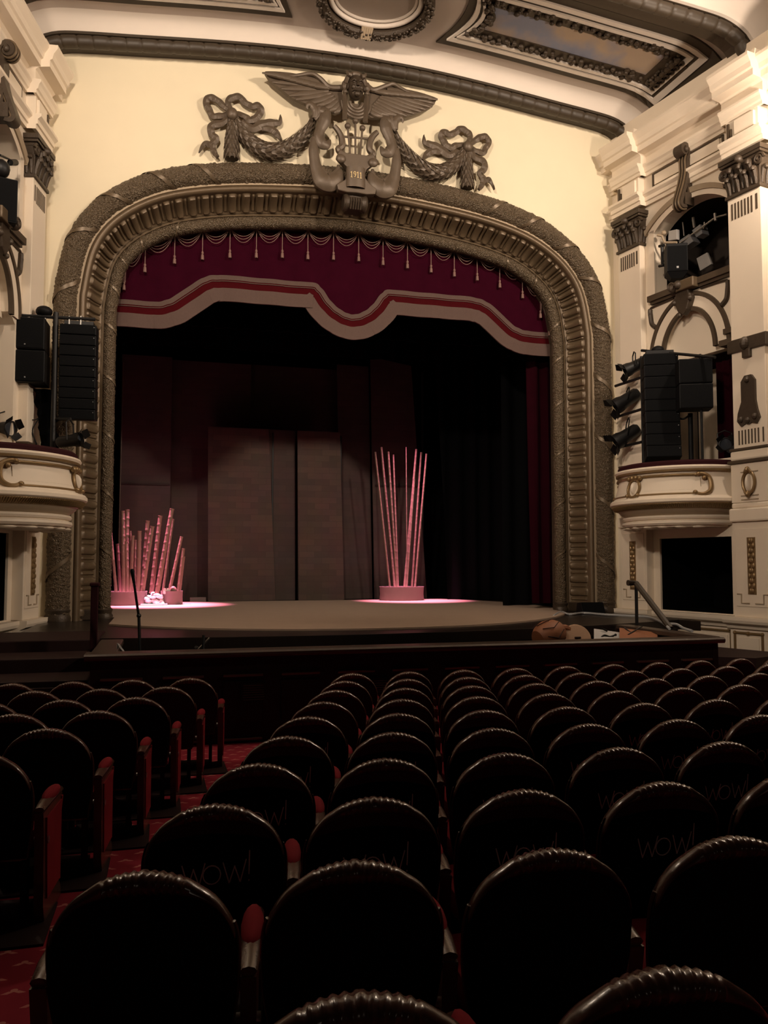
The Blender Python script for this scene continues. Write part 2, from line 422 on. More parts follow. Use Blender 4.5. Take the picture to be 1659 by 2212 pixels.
# cords and tassels
kn=[(-4.65,6.30),(-4.48,6.88),(-4.10,7.26),(-3.55,7.48),(-3.02,7.61),(-2.49,7.70),(-1.97,7.75),(-1.45,7.80),(-.93,7.82),(-.40,7.86),(.13,7.88),(.65,7.85),(1.18,7.83),(1.70,7.79),(2.22,7.75),(2.74,7.71),(3.26,7.60),(3.79,7.41),(4.21,7.01),(4.42,6.44)]
kn=[(-3.7+(x+3.7)*KV,1.05+(z-1.05)*KV-.02) for x,z in kn]
for i,(x,z) in enumerate(kn):
    L=.62 if 0<i<len(kn)-1 else .42
    y=YV-.04
    k=MB().ball((x,y,z),.038,10,6).build('cord_knot','cord',va,smooth=True)
    b=MB().tube([(x,y,z),(x,y,z-L+.16)],.010,6)
    if i in(1,len(kn)-2): b.tube([(x+.03,y,z),(x+.02,y,z-L+.16)],.012,6)
    b.build('tassel_cord','cord',va)
    t=MB().lathe((x,y,z-L),[(.030,0),(.034,.02),(.028,.10),(.016,.115),(.026,.135),(.022,.165),(.008,.18)],10)
    t.build('tassel','cord',va,smooth=True)
    if i<len(kn)-1:
        x2,z2=kn[i+1]; b=MB()
        for sag in(.17,.23,.30):
            sg=sag*min(1,abs(x2-x)/.5+.25)
            b.tube([(x+(x2-x)*q/12,y-.005,z+(z2-z)*q/12-sg*4*(q/12)*(1-q/12)) for q in range(13)],.0075,5)
        b.build('swag_cord','cord',va)
# ================================================================ crest over the arch
def px7(zx,zy,Y=-.32): return atY(400+zx*.24111,130+zy*.24111,Y)
def px8(zx,zy,Y=-.32): return atY(700+zx*.24111,130+zy*.24111,Y)
cr=thing('arch_crest','bronze winged mask over a lyre and 1911 shield on the arch crown','crest',(0,-.2,8.4))
cxm=px8(285,700).x
def sym(p): return Vector((2*cxm-p.x,p.y,p.z))
# wings
wing=[(400,240),(450,262),(560,222),(620,208),(690,248),(800,302),(920,338),(1015,345),(985,395),(930,432),(870,455),(790,480),(700,505),(640,492),(570,490),(500,508),(430,510),(395,490)]
def wings(side):
    pts=[px8(*q) for q in wing]
    if side<0:
        w7=[(1410,240),(1290,235),(1210,160),(1130,115),(1000,132),(900,138),(800,128),(718,104),(760,170),(860,250),(960,330),(1090,385),(1200,412),(1290,450),(1350,470),(1400,455),(1412,430)]
        pts=[px7(*q) for q in w7]
    b=MB(); b.prism([(p.x,p.z) for p in pts],lambda a,z,d:Vector((a,-.20-d,z)),0,.09)
    tip=[p for p in pts][7]; root=(pts[0]+pts[-1])*.5
    n=11
    ax=(tip-root)
    for k in range(n):                                       # long feathers fanning out under the leading edge
        t=k/(n-1)
        lo=smooth_path([p for p in pts[7:len(pts)-1]],4); e=lo[int((1-t)*.86*(len(lo)-1))+0]
        ra=pts[0].lerp(pts[-1],.8); rb=pts[0].lerp(pts[3],.75)+Vector((0,0,-.10)); st=ra.lerp(rb,t)
        mid=st.lerp(e,.5)+Vector((0,0,-.03+.05*t))
        path=smooth_path([Vector((p.x,-.30,p.z)) for p in(st,mid,e)],6)
        m=len(path); b.tube(path,[.062*math.sin(PI*(.22+.70*i/(m-1)))+.006 for i in range(m)],8,flat=.55,ref=(0,1,0))
    for k in range(8):                                       # coverts along the top
        t=k/7; q=pts[1].lerp(pts[5],t); e=q+(tip-root)*.30+Vector((0,0,-.14+.03*t))
        b.tube([Vector((q.x,-.33,q.z-.03)),Vector((q.x,-.36,q.z-.05)).lerp(Vector((e.x,-.36,e.z)),.5),Vector((e.x,-.33,e.z))],[.05,.06,.015],8,flat=.6,ref=(0,1,0))
    top=[Vector((p.x,-.33,p.z-.02)) for p in pts[0:8]]
    tp=smooth_path(top,4); m=len(tp); b.tube(tp,[.05*(1-.75*i/(m-1))+.008 for i in range(m)],8)
    return b
wings(1).build('wing','crest',cr,smooth=True); wings(-1).build('wing','crest',cr,smooth=True)
# mask head
hc=px8(285,250,-.45)
b=MB(); b.ball(hc,(.165,.17,.25),20,14)
fy=hc.y-.15
for sx in(-1,1):
    b.ball(hc+Vector((sx*.06,-.145,.03)),(.035,.03,.022),10,6)                     # eyes
    b.tube([hc+Vector((sx*.02,-.17,.055)),hc+Vector((sx*.07,-.165,.085)),hc+Vector((sx*.12,-.12,.06))],[.02,.024,.012],7)
    b.ball(hc+Vector((sx*.075,-.13,-.06)),(.05,.045,.05),10,6)                      # cheeks
    b.tube([hc+Vector((sx*.0,-.17,-.10)),hc+Vector((sx*.06,-.165,-.115)),hc+Vector((sx*.12,-.12,-.15))],[.02,.024,.008],7)  # moustache
    b.ball(hc+Vector((sx*.17,-.02,.0)),(.03,.05,.07),10,6)
b.tube([hc+Vector((0,-.165,.06)),hc+Vector((0,-.205,-.02)),hc+Vector((0,-.20,-.06))],[.018,.028,.036],8)
b.ball(hc+Vector((0,-.16,-.135)),(.06,.03,.018),10,6); b.ball(hc+Vector((0,-.13,-.19)),(.07,.05,.05),10,6)
b.build('mask','darkbronze',cr,smooth=True)
b=MB()
for sx in(-1,1):
    b.tube(smooth_path([hc+Vector((sx*.09,-.08,.2)),hc+Vector((sx*.17,-.06,.24)),hc+Vector((sx*.2,-.02,.33))],5),[.05]*2+[.045]*3+[.03]*3+[.018]*2+[.006],8)
b.tube([hc+Vector((.2*math.cos(t),.0,.05+.24*math.sin(t))) for t in [PI*k/12 for k in range(13)]],.05,8)
b.build('headdress','crest',cr,smooth=True)
for zx,z0,z1 in((1435,235,535),(1628,255,558)):
    b=MB(); a=px7(zx,z0,-.42); e=px7(zx-5 if zx<1500 else zx-15,z1,-.36)
    b.tube([a,e],.052,4,flat=1.); b.ball(a+Vector((0,0,.02)),(.075,.06,.11),10,7); b.ball(a+Vector((0,0,-.11)),(.055,.05,.05),10,6)
    b.build('lappet','crest',cr,smooth=False)
b=MB()
cc=px7(1530,385,-.34)
for k,r in enumerate((.13,.19,.25,.31)):
    b.tube([cc+Vector((r*.95*math.cos(t),-.03*(4-k)/4,r*math.sin(t))) for t in [PI+PI*q/14 for q in range(15)]],.034,8)
b.prism([(cc.x+.3*math.cos(t),cc.z+.32*math.sin(t)) for t in [PI+PI*q/14 for q in range(15)]],lambda a,z,d:Vector((a,-.26-d,z)),0,.06)
b.build('collar','crest',cr,smooth=True)
# lyre
for s in(1,-1):
    b=MB(); pts=[px7(*q) for q in((1335,590),(1375,640),(1402,700),(1405,770),(1372,800),(1400,835),(1440,860))]
    if s<0: pts=[sym(p) for p in pts]
    sp=smooth_path(pts,5); m=len(sp); b.tube(sp,[.05+.02*math.sin(PI*i/(m-1)) for i in range(m)],8)
    b.build('lyre_arm','crest',cr,smooth=True)
for zx,zy in((1455,590),(1525,545),(1588,610)):
    a=px7(zx,zy); e=px7(1525+(zx-1525)*.62,868)
    MB().tube([a,e],.022,8).ball(a,.062,12,8).build('lyre_string','crest',cr,smooth=True)
MB().tube([px7(1405,683),px7(1648,705)],.022,8).build('lyre_bar','crest',cr)
b=MB(); a=px7(1530,888); b.box(a,(.37,.1,.1)); b.build('lyre_foot','crest',cr,bevel=.02)
# shield with the date
sh=[(1440,850),(1375,820),(1350,880),(1395,930),(1440,975),(1462,1040),(1420,1090),(1350,1130),(1362,1180),(1440,1200),(1525,1205)]
sp=[px7(*q) for q in sh]; sp=sp+[sym(p) for p in reversed(sp[:-1])]
b=MB(); b.prism([(p.x,p.z) for p in sp],lambda a,z,d:Vector((a,-.26-d,z)),0,.16)
b.build('shield','crest',cr,bevel=.03)
b=MB(); a=px7(1528,1040,-.42)
P=[]
for i in range(13):
    th=-1.25+2.5*i/12; P.append([Vector((a.x+.20*math.sin(th),-.40-.10*math.cos(th),a.z+z)) for z in(-.24,-.1,.05,.17)])
b.grid(P); b.build('shield_boss','crest',cr,smooth=True)
for sx in(-1,1):
    q=px7(1395,880,-.44)
    if sx>0: q=sym(q)
    MB().ball(q,(.10,.05,.09),14,8).build('shield_knob','crest',cr,smooth=True)
# digits 1911
b=MB(); dz=.118; a=px7(1535,1022,-.52)
def stroke(b,pts,r=.0085): b.tube(pts,r,6)
for i,ch in enumerate('1911'):
    x=a.x+(i-1.5)*.062
    y=-.405-.10*math.cos(math.asin(min(.99,abs(x-a.x)/.2)))-.004
    if ch=='1':
        stroke(b,[(x,y,a.z-dz/2),(x,y,a.z+dz/2),(x-.02,y,a.z+dz/2-.025)]); stroke(b,[(x-.02,y,a.z-dz/2),(x+.02,y,a.z-dz/2)],.008)
    else:
        stroke(b,[(x+.020*math.cos(t),y,a.z+.028+.028*math.sin(t)) for t in [2*PI*k/12 for k in range(13)]])
        stroke(b,smooth_path([(x+.020,y,a.z+.028),(x+.018,y,a.z-.015),(x-.012,y,a.z-dz/2)],4))
b.build('date_1911','goldnum',cr,label='pale gold numerals 1911')
# key console below
b=MB(); kc=px7(1480,1265,-.30)
kx=cxm
b.tube([(kx-.24,-.22,kc.z),(kx-.2,-.22,kc.z),(kx-.1,-.22,kc.z),(kx+.1,-.22,kc.z),(kx+.2,-.22,kc.z),(kx+.24,-.22,kc.z)],[.15,.18,.13,.13,.18,.15],16)
b.prism([(kx-.2,kc.z+.3),(kx+.2,kc.z+.3),(kx+.15,kc.z-.1),(kx-.15,kc.z-.1)],lambda a,z,d:Vector((a,d,z)),-.3,.1)
for k in range(5): b.tube([(kx-.1+.05*k,-.36+.0*k,kc.z+.05),(kx-.1+.05*k,-.38,kc.z-.02),(kx-.1+.05*k,-.30,kc.z-.15)],.02,6)
b.build('console','darkbronze',cr,smooth=True)
# big side scrolls
for s in(-1,1):
    b=MB()
    def S(pts,rs,flat=.6):
        q=[px7(*p,-.30) for p in pts]
        if s>0: q=[sym(p) for p in q]
        sp=smooth_path(q,7); m=len(sp); kk=len(rs)-1
        rr=[]
        for i in range(m):
            f=i/(m-1)*kk; j=min(int(f),kk-1); rr.append(rs[j]+(rs[j+1]-rs[j])*(f-j))
        b.tube(sp,rr,10,flat=flat,ref=(0,1,0))
    S([(1205,450),(1255,470),(1248,540),(1212,620),(1195,690),(1225,745),(1270,755),(1300,712)],[.06,.11,.13,.10,.11,.12,.09,.015])
    S([(1150,690),(1150,800),(1160,900),(1180,990),(1225,1075),(1290,1100),(1360,1060),(1390,980)],[.05,.10,.11,.13,.19,.20,.15,.05])
    S([(1375,940),(1360,1000),(1310,1035),(1250,1010),(1210,950)],[.03,.06,.07,.06,.04])
    b.build('scroll','crest',cr,smooth=True)
    b=MB()
    S([(1160,520),(1165,450),(1130,400),(1095,405),(1095,440)],[.05,.08,.07,.04,.015])
    S([(1170,500),(1200,430),(1190,400)],[.05,.06,.02]); S([(1160,530),(1190,500),(1205,465),(1190,445)],[.03,.04,.04,.02])
    b.build('acanthus_tip','crest',cr,smooth=True)
# ribbons and leaf swags
def ribbon(b,pts,w,s,Y=-.14,twist=.022):
    q=[px7(*p,-.2) for p in pts]
    if s>0: q=[sym(p) for p in q]
    sp=smooth_path(q,7); n=len(sp); P=[]
    wl=w if isinstance(w,list) else [w,w]
    for i,p in enumerate(sp):
        t=(sp[min(i+1,n-1)]-sp[max(i-1,0)]).normalized(); nd=Vector((-t.z,0,t.x))
        f=i/(n-1)*(len(wl)-1); j=min(int(f),len(wl)-2); ww=wl[j]+(wl[j+1]-wl[j])*(f-j)
        y=Y+twist*.5*math.sin(i*.9); y2=Y+twist*.5*math.sin(i*.9+1.6)
        a=p+nd*ww/2; c_=p-nd*ww/2; m_=p.copy()
        P.append([Vector((a.x,y,a.z)),Vector((m_.x,(y+y2)/2-.03,m_.z)),Vector((c_.x,y2,c_.z)),Vector((c_.x,y2+.03,c_.z)),Vector((a.x,y+.03,a.z))])
    b.grid(P,closev=True)
def leafy(b,pts,rs,s,Y=-.13):
    q=[px7(*p,-.2) for p in pts]
    if s>0: q=[sym(p) for p in q]
    sp=resample(smooth_path(q,8),.03); n=len(sp); prof=[]
    for i in range(n):
        f=i/(n-1)*(len(rs)-1); j=min(int(f),len(rs)-2); prof.append(rs[j]+(rs[j+1]-rs[j])*(f-j))
    path=[Vector((p.x,Y,p.z)) for p in sp]
    b.tube(path,[r*.9 for r in prof],12)
    for i in range(0,n-2,3):                                 # overlapping pointed leaves
        t=(path[i+1]-path[i]).normalized(); u=Vector((0,-1,0)); v=t.cross(u)
        for k in range(6):
            a=-1.55+3.1*k/5+(.3 if (i//3)%2 else 0); d=(u*math.cos(a)+v*math.sin(a)); r=prof[i]
            p=path[i]+d*r*.84; tip=path[i]+d*(r*1.0+.018)+t*.15; sd=t.cross(d)*(.022+.22*r)
            o=len(b.v); b.v+=[p+sd,p-sd,tip,p+d*.03+t*.02]; b.v[-1]=p+d*.035+t*.05; b.f+=[(o,o+3,o+2),(o+3,o+1,o+2),(o,o+1,o+3)]
for s,side in((-1,'left'),(1,'right')):
    root=px7(425,450,-.2); 
    if s>0: root=sym(root)
    bw=thing('ribbon_swag','bronze ribbon bow with leaf garland on the cream wall %s of the lyre'%side,'garland',(root.x,0,root.z),'bow and garland reliefs beside the crest')
    b=MB()
    ribbon(b,[(425,455),(350,395),(280,335),(215,318),(188,365),(222,430),(250,482),(330,480),(415,455)],[.09,.12,.13,.12,.12,.12,.08],s)
    ribbon(b,[(420,440),(385,360),(425,318),(490,312),(535,358),(600,395),(660,390),(682,440),(640,500),(585,520),(525,480),(440,455)],[.08,.13,.13,.12,.13,.14,.13,.08],s)
    b.build('bow_loops','crest',bw,smooth=False)
    b=MB()
    ribbon(b,[(410,490),(335,545),(240,570),(238,640),(280,690),(230,738),(175,735),(125,812)],[.09,.13,.14,.13,.12,.11,.02],s)
    ribbon(b,[(262,710),(250,770),(270,820),(296,855)],[.08,.12,.1,.06],s)
    ribbon(b,[(510,530),(600,595),(700,560),(790,545),(850,540),(858,475)],[.09,.15,.19,.15,.10,.02],s)
    ribbon(b,[(690,590),(770,600),(830,650),(872,715)],[.10,.15,.13,.02],s)
    b.build('ribbon_tails','crest',bw,smooth=False)
    q=px7(425,455,-.3)
    if s>0: q=sym(q)
    MB().ball(q+Vector((0,.1,0)),(.11,.08,.12),12,8).build('bow_knot','crest',bw,smooth=True)
    b=MB(); leafy(b,[(440,480),(490,590),(560,690),(670,780),(780,810),(860,800),(960,755),(1050,680),(1120,590),(1150,520)],[.05,.10,.15,.18,.18,.17,.15,.12,.07,.04],s)
    b.build('leaf_garland','swag',bw,smooth=False)
    b=MB(); leafy(b,[(420,500),(420,600),(418,720),(418,870)],[.06,.11,.14,.15],s)
    b.build('leaf_pendant','swag',bw,smooth=False)
# ================================================================ ceiling bay
rib=[(6.20,10.05),(6.08,10.22),(5.95,10.42),(5.62,10.60),(5.10,10.68),(4.30,10.76),(2.75,10.92),(1.4,11.02),(0,11.06)]
rp=smooth_path([(x,0,z) for x,z in rib],10)
vfull=[Vector((-p.x,0,p.z)) for p in rp]+[p.copy() for p in reversed(rp)][1:]
vfull=resample(vfull,.05); NV=len(vfull)-1
def vault(a,Y,off=0.):
    """point on the ceiling curve: a in 0..1 from left to right, off outward"""
    f=max(0,min(1,a))*NV; j=min(int(f),NV-1); p=vfull[j].lerp(vfull[j+1],f-j)
    t=(vfull[min(j+2,NV)]-vfull[max(j-1,0)]).normalized(); nr=Vector((-t.z,0,t.x))
    q=p+nr*off; return Vector((q.x*(1+.0256*(-Y)),Y,q.z+.1*max(0,-Y-.3)))
Y1,Y2=-.34,-3.2
def vsheet(offs_y,n=120):
    return MB().grid([[vault(i/n,y,o) for o,y in offs_y] for i in range(n+1)])
def arcprof(o0,y0,o1,y1,n=6,out=True):
    r=[]
    for k in range(n+1):
        t=k/n*PI/2; r.append((o0+(o1-o0)*math.sin(t),y0+(y1-y0)*(1-math.cos(t))))
    return r
HC=.42
segs=[('trim_cove_front','ceil',[(.10,-.02),(.10,Y1)]+arcprof(.12,Y1-.02,HC,Y1-.24)+[(HC,Y1-.24)]),
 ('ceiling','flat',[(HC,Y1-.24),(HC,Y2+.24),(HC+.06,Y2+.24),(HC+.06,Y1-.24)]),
 ('trim_cove_near','ceil',[(HC,Y2+.24)]+list(reversed(arcprof(.12,Y2+.02,HC,Y2+.24)))+[(.10,Y2),(.10,Y2-.36)]+arcprof(.12,Y2-.38,HC,Y2-.75)+[(HC,Y2-.75),(HC+.05,-5.4)])]
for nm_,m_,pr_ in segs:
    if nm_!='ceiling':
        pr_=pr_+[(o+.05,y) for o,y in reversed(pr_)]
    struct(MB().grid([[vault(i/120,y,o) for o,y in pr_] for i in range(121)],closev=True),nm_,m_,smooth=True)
def ceiling_rib(Y,label):
    r=thing('ceiling_rib',label,'moulding',(0,Y,10.9),'ribs across the ceiling')
    b=MB(); n=420; P=[]
    for i in range(n+1):
        a=i/n; g=abs(((i/n*13.6/.30)%1)-.5)*2             # joints between the rope segments
        R=.115*(1-.12*(g>.86)); row=[]
        for k in range(12):
            th=2*PI*k/12; row.append(vault(a,Y-R*math.sin(th)*1.05-.02,-R*math.cos(th)*(1+.03*noise.noise(Vector((i*.3,k,0))))))
        P.append(row)
    b.grid(P,closev=True); b.build('rope_roll','rib',r,smooth=True)
    for nm,o,dy in(('upper_fillet',.11,-.02),('lower_fillet',-.02,.15 if Y>-1 else .17)):
        MB().grid([[vault(i/120,Y+dy-.10,o-.02),vault(i/120,Y+dy-.10,o+.03),vault(i/120,Y+dy+.12,o+.03),vault(i/120,Y+dy+.12,o-.02)] for i in range(121)],closev=True).build(nm,'rib',r)
    return r
ceiling_rib(-.27,'dark brown rope moulding curving along top of the cream proscenium wall')
ceiling_rib(Y2-.18,'dark brown rope moulding crossing the ceiling nearer than the painted panel')
# flat dark frames and coffers, mapped on the vault
def vmap(a,y,h): return vault(a,y,HC-h)
def frame(b,loop,w,h0,h1):
    """band of width w inside a closed loop of (a,y) points, standing down from the ceiling"""
    n=len(loop); k=13.3
    P=[]
    for i in range(n):
        p0=Vector((loop[(i-1)%n][0]*k,loop[(i-1)%n][1],0)); p1=Vector((loop[i][0]*k,loop[i][1],0)); p2=Vector((loop[(i+1)%n][0]*k,loop[(i+1)%n][1],0))
        d1=(p1-p0).normalized() if (p1-p0).length>1e-6 else Vector((1,0,0)); d2=(p2-p1).normalized() if (p2-p1).length>1e-6 else d1
        n1=Vector((-d1.y,d1.x,0)); n2=Vector((-d2.y,d2.x,0)); nn=(n1+n2); nn=nn.normalized()/max(.35,math.cos(n1.angle(n2)/2)) if nn.length>1e-6 else n1
        q=p1+nn*w
        P.append([vmap(p1.x/k,p1.y,h0),vmap(p1.x/k,p1.y,h1),vmap(q.x/k,q.y,h1),vmap(q.x/k,q.y,h0)])
    return b.grid(P,closeu=True,closev=True)
def shrink(loop,w):
    n=len(loop);k=13.3;out=[]
    for i in range(n):
        p0=Vector((loop[(i-1)%n][0]*k,loop[(i-1)%n][1],0)); p1=Vector((loop[i][0]*k,loop[i][1],0)); p2=Vector((loop[(i+1)%n][0]*k,loop[(i+1)%n][1],0))
        d1=(p1-p0).normalized(); d2=(p2-p1).normalized(); n1=Vector((-d1.y,d1.x,0)); n2=Vector((-d2.y,d2.x,0)); nn=n1+n2
        nn=nn.normalized()/max(.35,math.cos(n1.angle(n2)/2)); q=p1+nn*w; out.append((q.x/k,q.y))
    return out
YN,YF=-2.62,-.82
def coffer_loop(side,ins=0.):
    k=13.3; aR=.974-ins/k; yn,yf=YN+ins,YF-ins; aL=.608+ins/k; pts=[]
    for i in range(25): pts.append((aL+(aR-aL)*i/24,yn))
    for i in range(1,8): pts.append((aR,yn+(yf-yn)*i/8))
    for i in range(25): pts.append((aR-(aR-aL)*i/24,yf))
    for i in range(1,10):
        t=i/10; pts.append((aL+.018*math.sin(PI*t),yf+(yn-yf)*t))
    if side<0: pts=[(1-a,y) for a,y in reversed(pts)]
    return pts
def band(lo,li,h0,h1):
    P=[[vmap(a0,y0,h0),vmap(a0,y0,h1),vmap(a1,y1,h1),vmap(a1,y1,h0)] for (a0,y0),(a1,y1) in zip(lo,li)]
    return MB().grid(P,closeu=True,closev=True)
for side,wd in((1,'right'),(-1,'left')):
    C=lambda q:coffer_loop(side,q)
    ctr=vmap(.5+.28*side,-1.6,.1)
    cf=thing('ceiling_coffer','sunken ceiling panel with painted clouds and carved dark frame %s of the medallion'%wd,'ceiling panel',tuple(ctr),'painted ceiling panels')
    band(C(0),C(.16),-.01,.035).build('dark_border','rib',cf)
    band(C(.16),C(.25),-.01,.075).build('white_step','ceil',cf)
    band(C(.25),C(.31),-.01,.05).build('dark_line','rib',cf)
    band(C(.31),C(.38),-.01,.09).build('white_bead','ceil',cf)
    b=band(C(.38),C(.60),-.01,.05)
    l6=C(.49); n=len(l6); l7=C(.58)
    a0=min(a for a,_ in l7); a1=max(a for a,_ in l7)
    for i in range(n):
        a_0,y0=l6[i]; a_1,y1=l6[(i+1)%n]; dist=math.hypot((a_1-a_0)*13.3,y1-y0); m=max(1,int(dist/.085))
        for q in range(m):
            f=q/m; p=vmap(a_0+(a_1-a_0)*f,y0+(y1-y0)*f,.07)
            for _ in range(3):
                r=random.uniform(.03,.055); b.ball(p+Vector((random.uniform(-.05,.05),random.uniform(-.09,.09),random.uniform(-.03,.01))),(r*1.3,r*1.1,r),7,5)
    # end scrollwork and two corner tabs
    def sa(x): return .5+side*(x-.5)
    ends=MB()
    for aa,yy,ra in((.905,YN+.50,.13),(.905,YF-.50,.13)):
        for _ in range(10): ends.ball(vmap(sa(aa+random.uniform(-.012,.012)),yy+random.uniform(-.12,.12),.06),(.07,.06,.045),8,5)
    for t in range(6):
        yy=YF-.55-(YF-YN-1.1)*t/5; c_=vmap(sa(.945),yy,.07)
        ends.tube([c_+Vector((.15*math.cos(q*.6)*(1-q/15),.15*math.sin(q*.6)*(1-q/15),-.04)) for q in range(14)],.028,6)
        ends.ball(c_+Vector((side*.12,.05,-.02)),(.08,.07,.05),8,5); ends.ball(c_+Vector((-side*.1,-.05,-.02)),(.07,.08,.05),8,5)
    ends.grid([[vmap(sa(.928),YN+.55,-.01),vmap(sa(.928),YN+.55,.05),vmap(sa(.96),YN+.55,.05),vmap(sa(.96),YN+.55,-.01)],[vmap(sa(.928),YF-.55,-.01),vmap(sa(.928),YF-.55,.05),vmap(sa(.96),YF-.55,.05),vmap(sa(.96),YF-.55,-.01)]],closev=True)
    b.build('carved_frame','darkbronze',cf,smooth=True); ends.build('end_scrollwork','darkbronze',cf,smooth=True)
    MB().grid([[vmap(a0+(a1-a0)*i/40,YN+.56,.03),vmap(a0+(a1-a0)*i/40,YF-.56,.03),vmap(a0+(a1-a0)*i/40,YF-.56,-.02),vmap(a0+(a1-a0)*i/40,YN+.56,-.02)] for i in range(41)],closev=True).build('painted_panel','sky',cf)
# medallion
mc=vmap(.5,-1.62,0); RX,RY=1.12,.94
md=thing('ceiling_medallion','round ceiling medallion ringed by a carved dark wreath','medallion',tuple(mc))
def ring(b,rx,ry,r,h,seg=64,wob=0.,flat=1.):
    path=[]
    for k in range(seg):
        t=2*PI*k/seg; path.append(vmap(.5+rx*math.cos(t)/13.3,mc.y+ry*math.sin(t),h))
    b.tube(path,r,10,closed=True,flat=flat); return path
b=MB(); pth=ring(b,RX-.12,RY-.12,.10,.10)
for i in range(260):
    t=2*PI*i/260; rr=random.uniform(-.09,.09); p=vmap(.5+(RX-.12+rr)*math.cos(t)/13.3,mc.y+(RY-.12+rr)*math.sin(t),.13+.08*math.sqrt(max(0,1-(rr/.1)**2)))
    b.ball(p,(.032,.032,.026),6,4)
b.build('wreath','darkbronze',md,smooth=False)
b=MB(); q0=vmap(.5,mc.y+RY-.12,.12)
for k in range(-2,3): b.tube([q0+Vector((.045*k,.16,.02)),q0+Vector((.04*k,.0,-.10)),q0+Vector((.045*k,-.16,.02))],.03,7)
b.build('wreath_ribbon','taupe',md,smooth=True)
ring(MB(),RX-.27,RY-.27,.05,.06).__class__
b=MB(); ring(b,RX-.28,RY-.28,.05,.06); ring(b,RX-.36,RY-.36,.03,.03); b.build('rim_moulding','ceil',md,smooth=True)
P=[[vmap(.5+r*RX*math.cos(2*PI*k/48)/13.3,mc.y+r*RY*math.sin(2*PI*k/48),h) for k in range(48)] for r,h in((.66,.02),(.5,-.02+.035),(.25,.02),(.02,.025))]
MB().grid(P,closev=True).build('medallion_dish','ceilgrey',md,smooth=True)
# dark arcs of frame between medallion and coffers belong to the ceiling
b=MB(); 
